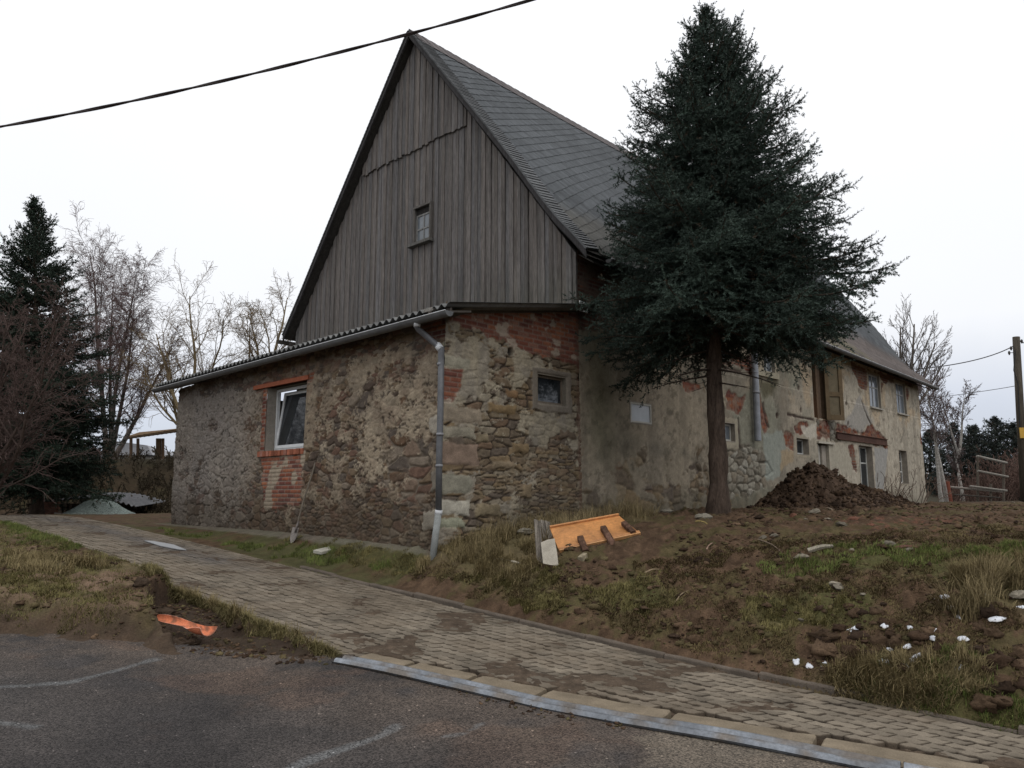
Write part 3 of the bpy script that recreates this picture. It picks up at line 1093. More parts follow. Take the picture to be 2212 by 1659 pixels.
def col_facade(S, Z):
    n1 = fbm(S * .45, Z * .6, 5, 101, .6)
    n2 = fbm(S * 1.6, Z * 1.6, 5, 102, .62)
    n3 = fbm(S * 6, Z * 6, 4, 103, .6)
    c = mix(np.broadcast_to(np.array([.345, .29, .215]), S.shape + (3,)), (.20, .175, .135), ss(.38, .62, n1))
    c = mix(c, (.335, .30, .24), ss(9, 16, S) * .8)
    c = mix(c, (.36, .275, .18), ss(.50, .64, n2) * ss(11, 14, S) * ss(3.6, 4.4, Z) * .7)
    c = mix(c, (.22, .215, .165), ss(.46, .6, fbm(S * .8 + 7, Z * .8, 4, 104)) * ss(8.5, 9.5, S) * ss(15, 12, S) * .8)
    c = c * (.60 + .62 * fbm(S * 7, Z * 7, 5, 103, .72))[..., None]
    c = mix(c, (.10, .085, .065), ss(.60, .68, fbm(S * 4, Z * 5, 5, 108, .7)) * .55)
    # dark damp stains on the part next to the annex
    k = ss(.40, .62, fbm(S * .9, Z * .35, 4, 105)) * ss(8.6, 5.5, S) * .40
    c = mix(c, (.105, .088, .058), k)
    k = ss(.8, 0, np.abs(S - 3.9)) * ss(1.6, 3.0, Z) * .6
    c = mix(c, (.105, .10, .06), k)
    # vertical run-off streaks
    k = ss(.52, .72, fbm(S * 3.0, Z * .22, 4, 106)) * .40
    c = mix(c, (.13, .11, .085), k)
    c = c * (1 + .30 * ss(12, 17, S))[..., None]  # right part painted lighter to offset the shade of the spruce crown
    H_ = .025 + .016 * (n2 - .5) + .012 * (fbm(S * 7, Z * 7, 5, 103, .72) - .5)
    C_ = c
    cb, hb, _ = bricks(S, Z, 65, .26, .085)
    cb = mix(cb * .62, (.17, .12, .09), ss(.45, .62, fbm(S * 4, Z * 5, 4, 66, .65)) * .8)
    cs, hs, eds = rubble(S, Z, .30, .19, [(.30, .275, .22), (.24, .215, .17), (.34, .315, .26), (.18, .155, .12), (.26, .22, .165)], 111)
    cs = mix(np.broadcast_to(np.array([.115, .098, .075]), cs.shape), cs * .78, ss(.04, .16, eds))
    # foot: plaster fallen off, rubble showing
    m = ss(.50, .58, fbm(S * 1.5, Z * 1.5, 5, 112, .65) + .10 * ss(2.6, 1.2, Z) - .28 * ss(2.0, 3.0, Z)) * ss(9.8, 8.8, S)
    cdk, hdk, ed = rubble(S, Z, .36, .18, STONES_OCHRE, 113)
    C_, H_ = blend(C_, H_, cdk * .8, hdk - .005, m)
    m = nmask(S, Z, facR(r6, (285, 985), (420, 960), (560, 1020), (600, 1120), (560, 1230), (430, 1300), (250, 1330)), 57, .04, .22)
    C_, H_ = blend(C_, H_, cs, hs * 1.2 - .01, m)
    m = nmask(S, Z, facR(r6, (130, 980), (200, 960), (205, 1330), (100, 1330), (60, 1150)), 58, .04, .25) * ss(.48, .54, fbm(S * 4, Z * 4, 4, 59, .65))
    C_, H_ = blend(C_, H_, cdk * .55, hdk - .01, m)
    # exposed brick
    for i, pts in enumerate([
        [(330, 640), (420, 670), (400, 800), (300, 760), (300, 690)],
        [(40, 570), (140, 580), (150, 618), (50, 612)],
        [(275, 370), (470, 400), (470, 520), (430, 500), (350, 460), (280, 440)],
        [(500, 600), (530, 640), (580, 840), (560, 930), (510, 760)],
        [(1110, 450), (1210, 490), (1205, 620), (1170, 610), (1140, 540)],
        [(1205, 480), (1540, 560), (1535, 590), (1470, 590), (1300, 560), (1215, 510)],
        [(1296, 560), (1310, 580), (1305, 640), (1290, 640)],
        [(1185, 900), (1240, 830), (1325, 925), (1340, 985), (1250, 960)],
        [(1085, 940), (1130, 950), (1130, 1040), (1140, 1140), (1115, 1140), (1105, 1050), (1075, 1010)],
        [(690, 900), (740, 905), (735, 1000), (690, 980)],
        [(740, 840), (830, 850), (800, 910), (745, 905)],
        [(1545, 850), (1570, 880), (1570, 960), (1548, 955)],
        [(1455, 600), (1470, 610), (1470, 690), (1460, 690)],
    ]):
        m = nmask(S, Z, facR(r6, *pts), 120 + i, .02, .20, 2.2)
        C_, H_ = blend(C_, H_, cb, hb - .012, m)
    m = nmask(S, Z, [(3.25, 4.7), (4.2, 4.9), (4.4, 6.6), (3.25, 6.6)], 140, .03, .25)
    C_, H_ = blend(C_, H_, cb * .6, hb, m)
    # hacked-off strip above the doors, stone and brick
    m = nmask(S, Z, facR(r6, (880, 800), (1000, 815), (1180, 880), (1195, 905), (1020, 890), (1040, 940), (885, 930)), 141, .03, .12)
    C_, H_ = blend(C_, H_, mix(cs * .75, cb, ss(.45, .55, fbm(S * 2, Z * 3, 3, 142))), hs - .02, m)
    # pale and grey repair patches
    for pts, cc in (([(790, 850), (880, 830), (885, 930), (840, 925), (800, 905)], (.46, .42, .35)), ([(1160, 650), (1240, 820), (1170, 890), (1060, 830)], (.28, .265, .24)),
                    ([(1255, 985), (1340, 990), (1310, 1260), (1260, 1250)], (.29, .285, .27)), ([(540, 900), (660, 880), (690, 980), (650, 1180), (560, 1180)], (.245, .26, .225)),
                    ([(960, 960), (1080, 960), (1110, 1060), (1110, 1180), (980, 1100)], (.34, .31, .245)), ([(650, 990), (740, 1010), (735, 1060), (650, 1140)], (.30, .23, .145))):
        m = nmask(S, Z, facR(r6, *pts), int(1000 * cc[0]), .03, .12)
        C_ = mix(C_, np.asarray(cc), m * .85)
    # stain under the upper window
    m = nmask(S, Z, facR(r6, (505, 540), (640, 560), (600, 650), (540, 660)), 151, .10, .12)
    C_ = mix(C_, (.085, .075, .045), m * .85)
    # window surrounds of cement
    for o, w_ in ((W_TR, .16), (W_UP, .14), (W_A, .11), (W_B, .11), (W_SM, .07), (W_GW, .05)):
        mk, d = rect(S, Z, o[0] - w_, o[1] + w_, o[2] - w_ * 1.2, o[3] + w_ * .8, .015, 9, .02)
        cc = np.array([.31, .27, .20]) * (.85 + .3 * n3[..., None])
        C_, H_ = blend(C_, H_, cc, .032, mk * .8)
    # cracks
    for pts in ([(1172, 685), (1190, 740), (1215, 800), (1240, 845)], [(700, 770), (780, 790), (865, 805)], [(385, 800), (392, 900), (395, 985)], [(545, 700), (560, 800), (580, 850)], [(290, 470), (360, 490), (400, 500)]):
        q = facR(r6, *pts)
        d = np.full(S.shape, 9.0)
        for a, b in zip(q[:-1], q[1:]):
            e0, e1 = b[0] - a[0], b[1] - a[1]
            t = np.clip(((S - a[0]) * e0 + (Z - a[1]) * e1) / (e0 * e0 + e1 * e1), 0, 1)
            d = np.minimum(d, np.hypot(S - a[0] - e0 * t, Z - a[1] - e1 * t))
        m = ss(.05, .015, d + .06 * (fbm(S * 6, Z * 6, 3, 160) - .5))
        C_ = mix(C_, (.07, .05, .04), m); H_ = H_ - .03 * m
    # holes with old bolts
    for p in ((770, 600), (632, 780), (785, 745), (1075, 700), (1087, 830)):
        q = FR(*r6(*p))
        m = ss(.09, .05, np.hypot(S - q[0], Z - q[1]) + .05 * (n3 - .5))
        C_ = mix(C_, (.07, .05, .04), m); H_ = H_ - .05 * m
    k = ss(1.9, 1.3, Z + .6 * (fbm(S * 1.3, Z * 1.3, 3, 15) - .5)) * .45
    C_ = mix(C_, (.10, .09, .06), k)
    return C_, H_


EAV = lambda s: np.interp(s, [UG, UE], [6.42, 6.05])
wall_grid('facade_wall', house, 'R', UG, UE, 1.0, 6.45, .028, OPEN, col_facade, EAV)
m = MB()
m.ubox(UE - .02, UE, 0.02, WB, 1.0, 6.1, (.28, .24, .18))
m.ubox(UG + .2, UE - .05, WB - .02, WB, 1.0, 6.3, (.25, .22, .17))
m.prism([PW(UE - .2, 0, 6.0), PW(UE - .2, WB, 6.0), PW(UE - .2, VR, ZR - .5)], U * .17, (.15, .14, .13))
m.ubox(UG + .2, UE - .1, .5, .52, 1.0, 6.2, (.03, .03, .03))
m.ubox(UG + .2, UE - .1, .55, WB - .1, 6.0, 6.03, (.06, .05, .04))
m.build('rear_wall', M_wall, house)

wp = window(house, 'R', W_WH, -.03, (.42, .40, .35), .035, glass=M_plast, rev=(.25, .22, .18), front=-.03, name='blocked_window', part='white_panel', pcol=(.40, .42, .44))
window(house, 'R', W_TR, .08, (.36, .35, .31), .05, glass=M_glass_pale, front=-.03)
window(house, 'R', W_UP, .06, (.40, .40, .38), .05, mull=(.5,), glass=M_glass_pale, front=-.03)
window(house, 'R', W_UL, .06, (.40, .40, .38), .05, mull=(.5,), glass=M_glass_pale, front=-.03)
for w_ in (W_A, W_B):
    wo = window(house, 'R', w_, .04, (.34, .34, .33), .05, mull=(.5,), trans=(.62,), glass=M_glass_pale, front=-.03)
    m = MB(); fbox(m, 'R', w_[0] - .04, w_[1] + .04, w_[2] - .05, w_[2] - .003, -.10, .05, (.33, .31, .27)); m.build('sill', M_conc, wo)
m = MB(); fbox(m, 'R', W_UP[0] - .75, W_UP[1] + .12, W_UP[2] - .16, W_UP[2] - .003, -.09, .05, (.30, .27, .20)); m.build('window_ledge', M_conc, house)
window(house, 'R', W_SM, .14, (.42, .42, .40), .05, mull=(.35,), front=-.03)
window(house, 'R', W_FR, .16, (.40, .40, .37), .055, mull=(.5,), trans=(.68,), front=-.03)
window(house, 'R', W_GW, .16, (.52, .51, .47), .055, mull=(.5,), trans=(.36, .68), front=-.03)
# house door, pale boards with a small light
o = W_DO
m = MB()
fbox(m, 'R', o[0] + .02, o[0] + (o[1] - o[0]) * .6, o[2], o[3] - .04, .12, .16, (.45, .43, .38))
fbox(m, 'R', o[0] + (o[1] - o[0]) * .6, o[1] - .01, o[2], o[3] - .04, .06, .11, (.28, .25, .21))
dr_ = m.build('door', M_woodp, house)
m = MB()
fbox(m, 'R', o[0] + .06, o[0] + (o[1] - o[0]) * .38, o[3] - 1.05, o[3] - .22, .112, .119)
m.build('pane', M_glass, dr_)
m = MB()
reveal(m, 'R', o, .17, (.34, .31, .25), -.03)
fbox(m, 'R', o[0] - .05, o[1] + .35, o[3] + .0, o[3] + .06, -.09, .02, (.40, .37, .31))
m.build('door_frame', M_wall, dr_)
# rusty steel lintel
m = MB()
a, b = FR(*r6(1010, 893)), FR(*r6(1330, 962))
for i in range(4):
    s0_, s1_ = a[0] + (b[0] - a[0]) * i / 4, a[0] + (b[0] - a[0]) * (i + 1) / 4
    zc = (a[1] + b[1]) / 2
    m.ubox(s0_, s1_ - .002 * (i < 3), -.055, .03, zc - .10, zc + .09, np.array([.075, .042, .033]) * (1 + .2 * (i % 2)))
fbox(m, 'R', a[0], b[0], zc + .09, zc + .11, -.09, .03, (.10, .055, .04))
fbox(m, 'R', a[0], b[0], zc - .12, zc - .10, -.09, .03, (.10, .055, .04))
m.build('steel_lintel', M_conc, house)
# loft door standing open
o = W_HO
m = MB()
reveal(m, 'R', o, .4, (.18, .12, .075), -.02)
fbox(m, 'R', o[0] + .30, o[0] + .42, o[2], o[3], .0, .14, (.11, .072, .045))
fbox(m, 'R', o[0] + .42, o[0] + .66, o[2], o[3], .03, .14, (.085, .056, .036))
fbox(m, 'R', o[0] + .01, o[0] + .30, o[2], o[2] + .62, .10, .14, (.30, .13, .055))
hd = m.build('loft_door', M_woodp, house)
m = MB()
fbox(m, 'R', o[0] + .03, o[0] + .28, o[2] + .66, o[3] - .04, .09, .10)
m.build('pane', M_glass, hd)
lf = MB()
a, b = FR(*r6(935, 395)), FR(*r6(1038, 812))
hinge = PW(o[1] - .10, -.03, 0)
dirv = (U * .86 - V * .51); nrm = (U * .51 + V * .86)
Lw = .62
def leafbox(s0, s1, z0, z1, d0, d1, col):
    lf.box(hinge + dirv * (s0 + s1) / 2 - nrm * (d0 + d1) / 2 + np.array([0, 0, (z0 + z1) / 2]), dirv * (s1 - s0) / 2, nrm * (d1 - d0) / 2, np.array([0, 0, (z1 - z0) / 2]), col)
zb, zt_ = o[2] - .02, o[3] - .1
cw = (.125, .09, .052)
leafbox(0, Lw, zb, zt_, 0, .025, (.14, .115, .075))
leafbox(0, .13, zb, zt_, .026, .06, cw); leafbox(Lw - .13, Lw, zb, zt_, .026, .06, cw)
leafbox(.13, Lw - .13, zb, zb + .16, .026, .058, cw); leafbox(.13, Lw - .13, zb + .72, zb + .86, .026, .058, cw)
leafbox(.13, Lw - .13, zt_ - .14, zt_, .026, .058, cw)
lf.build('door_leaf', M_woodp, hd)

# broken downpipe on the facade
m = MB()
a, b = FR(*r6(475, 200), -.12), FR(*r6(505, 940), -.12)
pts = [PW(a[0], -.16, a[1]), PW((a[0] + b[0]) / 2, -.16, (a[1] + b[1]) / 2), PW(b[0], -.16, b[1])]
m.tube(pts, .085, 14, (.23, .24, .26), cap=False)
m.tube([PW(b[0], -.16, b[1] + .25), PW(b[0], -.16, b[1])], .078, 14, (.06, .06, .06), cap=False)
q = (a[0] + b[0]) / 2
m.tube([PW(q, -.16, 4.18), PW(q, -.16, 4.24)], .095, 14, (.2, .2, .21))
m.build('downpipe', M_zinc, house, smooth=True)

# roof ---------------------------------------------------------------
VE = -.48            # eave overhang in front of the facade
UR0, UR1 = UG - .30, UE + .35
def eave_z(u): return np.interp(u, [UR0, UR1], [6.20, 5.80])
def roof_pt(u, t, side=0):
    """t=0 eave, t=1 ridge; the last courses above the eave kick out (sprocket)"""
    u = np.asarray(u, float); t = np.asarray(t, float)
    ez = eave_z(u)
    rz = ZR + .10 - .10 * np.sin(np.clip((u - UR0) / (UR1 - UR0), 0, 1) * math.pi)
    ve = VE if side == 0 else (2 * VR + .48 + .05)
    vr = VR
    vv3 = ve + (vr - ve) * t
    amp = np.interp(u, [UR0, UR1], [.10, .30]) if side == 0 else .03
    zz = ez + (rz - ez) * t - amp * np.exp(-((t - .17) / .14) ** 2) * np.minimum(t / .12, 1)
    return C0 + u[..., None] * U + vv3[..., None] * V + np.stack([0 * zz, 0 * zz, zz], -1)
m = MB()            # closed deck below the slates
nu, nt = 60, 30
for side in (0, 1):
    uu4, tt4 = np.meshgrid(np.linspace(UR0 + .02, UR1 - .02, nu), np.linspace(0.003, 1, nt))
    P = roof_pt(uu4, tt4, side)
    f = grid_faces(nt, nu)
    m.add(P.reshape(-1, 3) - np.array([0, 0, .03]), f if side == 0 else f[:, ::-1], (.06, .055, .05))
    m.add(P.reshape(-1, 3) - np.array([0, 0, .12]), f[:, ::-1] if side == 0 else f, (.055, .05, .045))
    for e_ in (0, nu - 1):
        A_ = P[:, e_] - np.array([0, 0, .03]); B_ = P[:, e_] - np.array([0, 0, .19])
        m.add(np.vstack([A_, B_]), [(i, i + 1, nt + i + 1, nt + i) for i in range(nt - 1)], (.03, .028, .027))
m.build('roof_deck', M_wood, house)
# slates: courses of narrow tiles
tv, tf, tcx = [], [], []
nt_ = 27
def tile(P0, P1, P2, P3, lift, col):
    # P0,P1 lower edge; P2,P3 upper edge
    n_ = np.cross(P1 - P0, P3 - P0); n_ /= np.linalg.norm(n_) + 1e-9
    if n_[2] < 0: n_ = -n_
    k0 = len(tv)
    a_, b_ = P0 + n_ * lift, P1 + n_ * lift
    tv.extend([a_, b_, P2 + n_ * .006, P3 + n_ * .006, P0 - n_ * .0, P1 - n_ * .0])
    tf.extend([(k0, k0 + 1, k0 + 2, k0 + 3), (k0 + 4, k0 + 5, k0 + 1, k0), (k0 + 4, k0, k0 + 3, k0 + 4)[:3], (k0 + 1, k0 + 5, k0 + 2)])
    tcx.extend([col] * 6)
Ls_ = math.hypot(VR - VE, ZR - 6.1)
ca_, sa_ = math.cos(math.radians(35)), math.sin(math.radians(35))
def slate_field(side, wq, wp, u_lo, u_hi, w_lo, w_hi):
    sg_ = 1
    cor = np.array([[u, w] for u in (u_lo, u_hi) for w in (w_lo, w_hi)])
    p_ = cor[:, 0] * ca_ + cor[:, 1] * sa_; q_ = -cor[:, 0] * sa_ + cor[:, 1] * ca_
    k0_, k1_ = int(q_.min() / wq) - 1, int(q_.max() / wq) + 2
    j0_, j1_ = int(p_.min() / wp) - 1, int(p_.max() / wp) + 2
    K_, J_ = np.meshgrid(np.arange(k0_, k1_), np.arange(j0_, j1_), indexing='ij')
    K_, J_ = K_.ravel(), J_.ravel()
    n_ = len(K_)
    rj = rng.uniform(-1, 1, (n_, 3))
    pa_ = (J_ + .5 * (K_ % 2)) * wp + rj[:, 0] * .006; pb2 = pa_ + wp * .85
    qa = K_ * wq + rj[:, 1] * .009 - .05 * (rng.random(n_) < .012); qb = (K_ + 1.14) * wq
    cs_ = [(pa_, qa), (pb2, qa), (pb2, qb), (pa_, qb)]
    uw = [(p * ca_ - q * sa_, p * sa_ + q * ca_) for p, q in cs_]
    uc_ = sum(a_[0] for a_ in uw) / 4; wc_ = sum(a_[1] for a_ in uw) / 4
    ok = (uc_ > u_lo - .1) & (uc_ < u_hi + .1) & (wc_ > w_lo - .12) & (wc_ < w_hi + .12)
    P4 = []
    for (uq, wq2) in uw:
        P4.append(roof_pt(np.clip(uq[ok], u_lo, u_hi), np.clip(wq2[ok], w_lo, w_hi) / Ls_, side))
    nrm_ = np.cross(P4[1] - P4[0], P4[3] - P4[0]); nrm_ /= np.linalg.norm(nrm_, axis=1, keepdims=True) + 1e-9
    nrm_ = np.where(nrm_[:, 2:] < 0, -nrm_, nrm_)
    uc_, wc_ = uc_[ok], wc_[ok]; m_ = len(uc_)
    lf = .020 + .008 * rng.random(m_)[:, None]
    a_, b_, c_, d_ = P4[0] + nrm_ * lf, P4[1] + nrm_ * (lf + .012), P4[2] + nrm_ * .018, P4[3] + nrm_ * .004
    e_, f_, g_ = P4[0] - nrm_ * .004, P4[1] - nrm_ * .004, P4[2] - nrm_ * .004
    V7 = np.stack([a_, b_, c_, d_, e_, f_, g_], 1).reshape(-1, 3)
    i_ = np.arange(m_)[:, None] * 7
    F4 = np.concatenate([i_ + np.array([[0, 1, 2, 3]]), i_ + np.array([[4, 5, 1, 0]]), i_ + np.array([[5, 6, 2, 1]])], 0)
    zone = fbm(uc_ * .6, wc_ * .6, 4, 5, .6); streak = fbm((uc_ * ca_ + wc_ * sa_) * 1.2, (-uc_ * sa_ + wc_ * ca_) * 6, 3, 15)
    base = np.tile(np.array([.086, .092, .097]), (m_, 1))
    low = ss(2.3, 1.5, wc_ + .5 * (fbm(uc_ * .8, wc_ * 0, 2, 3) - .5))
    base = mix(base, (.108, .09, .082), low * ss(10, 13, uc_))
    base = mix(base, (.14, .125, .08), low * ss(13.5, 14.5, uc_) * ss(18.5, 17.5, uc_) * (rng.random(m_) < .55))
    base = mix(base, (.098, .095, .086), low * ss(9, 6, uc_))
    col = base * (.62 + .42 * zone + .35 * streak)[:, None] * rng.uniform(.80, 1.15, m_)[:, None]
    k_ = len(tv)
    tv.extend(list(V7)); tcx.extend(list(np.repeat(col, 7, axis=0)))
    tf.extend((F4 + k_).tolist())
slate_field(0, .235, .098, UR0 + .47, UR1, .0, Ls_ - .42)
slate_field(1, .30, .30, UR0 + .47, UR1, .0, Ls_ - .42)
# verge slates laid slantwise at the gable
ntv = 92
for side in (0, 1):
    for i in range(ntv):
        t0 = i / ntv; t1 = min(t0 + .034, 1.0)
        q = roof_pt(np.array([UR0 - .03, UR0 + .50, UR0 + .48, UR0 - .03]), np.array([t0, min(t0 + .018, 1), min(t0 + .040, 1.), t1]), side)
        tile(q[0], q[1], q[2], q[3], .045 + .004 * (i % 2), np.array([.125, .128, .13]) * rng.uniform(.75, 1.15))
mesh_obj('slates', np.array(tv), tf, M_slate, house, None, np.array(tcx))
m = MB()       # ridge slates
n = 150
for i in range(n):
    u0, u1 = UR0 + (UR1 - UR0) * i / n, UR0 + (UR1 - UR0) * (i + 1.15) / n
    for side in (0, 1):
        q = roof_pt(np.array([u0 + .18, u1 + .18, u1, u0]), np.array([.94, .94, 1.0, 1.0]), side) + np.array([0, 0, .065 + .008 * (i % 2)])
        m.add(q, [(0, 1, 2, 3)] if side == 0 else [(3, 2, 1, 0)], np.array([.135, .118, .115]) * rng.uniform(.75, 1.1))
m.build('ridge', M_slate, house)
m = MB()       # barge boards on the gable and the eave box with gutter
for side in (0, 1):
    tt4 = np.linspace(0, 1, 30)
    P = roof_pt(np.full(30, UR0 - .01), tt4, side)
    A_, B_ = P - np.array([0, 0, .00]), P - np.array([0, 0, .15])
    m.add(np.vstack([A_, B_, A_ + U * .03, B_ + U * .03]), [(i, i + 1, 31 + i, 30 + i) for i in range(29)] + [(60 + i, 90 + i, 91 + i, 61 + i) for i in range(29)] + [(30 + i, 31 + i, 91 + i, 90 + i) for i in range(29)], (.055, .052, .052))
m.build('barge_board', M_wood, house)
m = MB()
e0, e1 = roof_pt(np.array([UR0 + .6, UR1 + .12]), np.array([.0, .0]), 0)
half_gutter(m, e0 - V * .07 - np.array([0, 0, .06]), e1 - V * .07 - np.array([0, 0, .06]), .075, V, (.12, .12, .12))
m.build('gutter', M_zinc, house, smooth=True)
m = MB()
m.prism([PW(UG + .05, VE + .10, 6.03), PW(UR1 - .1, VE + .10, 5.66), PW(UR1 - .1, .03, 5.90), PW(UG + .05, .03, 6.30)], (0, 0, .03), (.05, .045, .04))
m.build('soffit', M_wood, house)
# brick strip beside the gable boards, and a beam stub on the left eave
m = MB()
p = FL(*r4(690, 370), UG - .2)
m.box(PW(UG - .05, 10.85, 6.02), U * .35, V * .06, np.array([0, 0, .05]), (.05, .045, .04))
m.box(PW(UG - .05, 10.62, 5.85), U * .1, V * .06, np.array([0, 0, .16]), (.05, .045, .04))
m.build('eaves_beam', M_wood, house)

# ------------------------------------------------------------------ ground sheet, road, drive
na, nr = 1000, 1050
ang = np.linspace(math.radians(-58), math.radians(58), na)
rad = np.concatenate([np.geomspace(2.4, 34, nr - 60), np.geomspace(34.3, 70, 60)])
Rm, Am = np.meshgrid(rad, ang, indexing='ij')
X, Y = Rm * np.sin(Am), Rm * np.cos(Am)
Zg = ground_h(X.ravel(), Y.ravel()).reshape(X.shape)
uu, vv = uv_of(X, Y)
dr = psd(X, Y, ROAD)
n1 = fbm(X * 1.4, Y * 1.4, 5, 201, .6); n2 = fbm(X * 5, Y * 5, 4, 202, .6); n3 = fbm(X * 16, Y * 16, 3, 203)
soil = mix(np.broadcast_to(np.array([.056, .035, .022]), X.shape + (3,)), (.110, .070, .043), n2)
soil = soil * (.50 + 1.0 * n3)[..., None]
green = mix(np.broadcast_to(np.array([.085, .074, .030]), X.shape + (3,)), (.062, .070, .024), n2)
straw = mix(np.broadcast_to(np.array([.16, .125, .065]), X.shape + (3,)), (.10, .085, .045), n2)


def gmask(px, seed, amp=.5, soft=.18):
    P = Gxy(*px)
    return ss(soft, -soft, psd(X, Y, P) + (fbm(X * 1.8, Y * 1.8, 4, seed, .6) - .5) * 2 * amp)


GREEN_PX = [
    [(1650, 1225), (1820, 1185), (2212, 1180), (2212, 1260), (2080, 1250), (1900, 1215), (1720, 1250)],
    [(2090, 1215), (2212, 1180), (2212, 1270), (2100, 1260)],
    [(960, 1240), (1180, 1245), (1260, 1330), (1100, 1290)],
    [(1250, 1270), (1400, 1250), (1460, 1290), (1330, 1330)],
    [(1600, 1320), (1800, 1270), (1850, 1330), (1650, 1370)],
    [(1850, 1480), (2030, 1440), (2212, 1480), (2212, 1570), (2000, 1530)],
    [(0, 1150), (60, 1160), (200, 1205), (160, 1235), (0, 1200)],
    [(340, 1140), (440, 1160), (700, 1195), (830, 1225), (640, 1200), (400, 1158)],
    [(0, 1300), (80, 1310), (250, 1345), (420, 1350), (200, 1360), (0, 1345)],
    [(620, 1165), (900, 1190), (900, 1230), (760, 1210)],
]
STRAW_PX = [
    [(960, 1180), (1100, 1150), (1160, 1210), (1200, 1260), (1020, 1240), (940, 1215)],
    [(1120, 1115), (1370, 1090), (1400, 1130), (1180, 1130)],
    [(2060, 1270), (2212, 1220), (2212, 1310), (2050, 1320)],
    [(1780, 1460), (2000, 1430), (2100, 1500), (1900, 1500)],
    [(250, 1230), (380, 1255), (640, 1345), (700, 1400), (560, 1360), (400, 1290)],
    [(0, 1240), (150, 1250), (300, 1280), (150, 1290), (0, 1280)],
]
mg = np.zeros_like(X); ms = np.zeros_like(X)
for i, p in enumerate(GREEN_PX): mg = np.maximum(mg, gmask(p, 210 + i))
for i, p in enumerate(STRAW_PX): ms = np.maximum(ms, gmask(p, 230 + i, .3))
yardm = ss(-1.4, -.9, uu)
scat = ss(.54, .62, fbm(X * 2.1, Y * 2.1, 5, 240, .65)) * .55
mg = np.maximum(mg, scat)
gc = mix(soil, green, mg * .85) if False else soil * (1 - (mg * .8)[..., None]) + green * (mg * .8)[..., None]
gc = gc * (1 - (ms * .75)[..., None]) + straw * (ms * .75)[..., None]
red = gmask([(1780, 1120), (1950, 1110), (2080, 1115), (2060, 1140), (1880, 1150)], 250, .4) * ss(.55, .68, n3)
gc = mix(gc, (.16, .065, .045), red * .55)
# pale, trodden soil on the left verge
vg = ss(-4.0, -4.4, uu) * ss(0, .4, dr)
gc = mix(gc, (.165, .112, .075), vg * ss(.38, .6, n1) * (1 - ms) * .85 * (.5 + n3 * .8))
gc = np.where((drive_mask(X, Y) < 0)[..., None], mix(np.broadcast_to(np.array([.100, .074, .052]), gc.shape), (.060, .044, .032), n2) * (.6 + .8 * n3)[..., None], gc)
pd_ = psd(X, Y, PIT)
gc = mix(gc, (.040, .028, .021), ss(.10, -.02, pd_) * .85)
gc = mix(gc, (.060, .043, .030), ss(.50, .12, dr + .3 * (n2 - .5)) * ss(-3.9, -4.2, uu) * .8)
wf = ss(-1.45, -1.2, uu) * ss(-.5, .3, vv) * ss(11, 10, vv)
gc = mix(gc, (.070, .068, .030), wf * ss(.35, .6, n1 + .2 * (n2 - .5)) * .9)
gc = mix(gc, (.17, .155, .125), wf * ss(-.42, -.30, uu + .15 * (n2 - .5)) * .6)
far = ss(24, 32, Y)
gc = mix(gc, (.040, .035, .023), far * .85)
Pg = np.stack([X, Y, Zg], -1)
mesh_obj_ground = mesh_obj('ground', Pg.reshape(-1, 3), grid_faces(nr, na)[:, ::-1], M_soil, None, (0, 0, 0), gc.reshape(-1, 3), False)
tag(mesh_obj_ground, kind='structure')
# far field reaching the horizon, and the ground behind the camera
na2, nr2 = 90, 40
ang2 = np.linspace(math.radians(58), math.radians(302), na2); rad2 = np.geomspace(2.2, 70, nr2)
R2, A2 = np.meshgrid(rad2, ang2, indexing='ij'); X2, Y2 = R2 * np.sin(A2), R2 * np.cos(A2)
mb = MB()
Z2 = h0(X2, Y2) - .10
mb.add(np.stack([X2, Y2, Z2], -1).reshape(-1, 3), grid_faces(nr2, na2)[:, ::-1], (.075, .065, .035))
a3 = np.linspace(0, 2 * math.pi, 73); r3_ = np.geomspace(69.5, 1500, 22)
R3, A3 = np.meshgrid(r3_, a3, indexing='ij'); X3, Y3 = R3 * np.sin(A3), R3 * np.cos(A3)
Z3 = h0(X3, Y3) - .15
mb.add(np.stack([X3, Y3, Z3], -1).reshape(-1, 3), grid_faces(22, 73)[:, ::-1], (.09, .085, .06))
tag(mb.build('field', M_soil, None, (0, 0, 0)), kind='structure')

# road
st_ = .03
xs = np.arange(-16, 12, .035); ys = np.geomspace(.9, 12.5, 420)
Xr, Yr = np.meshgrid(xs, ys)
drr = psd(Xr, Yr, ROAD)
Zr = h0(Xr, Yr) + .004 * (fbm(Xr * 20, Yr * 20, 2, 5) - .5) + .02 * (fbm(Xr * .8, Yr * .8, 2, 6) - .5)
a1 = fbm(Xr * .9, Yr * .9, 5, 301, .6); a2 = fbm(Xr * 6, Yr * 6, 3, 302)
rc = mix(np.broadcast_to(np.array([.049, .042, .038]), Xr.shape + (3,)), (.031, .027, .025), ss(.3, .7, a1))
ur, vr_ = uv_of(Xr, Yr)
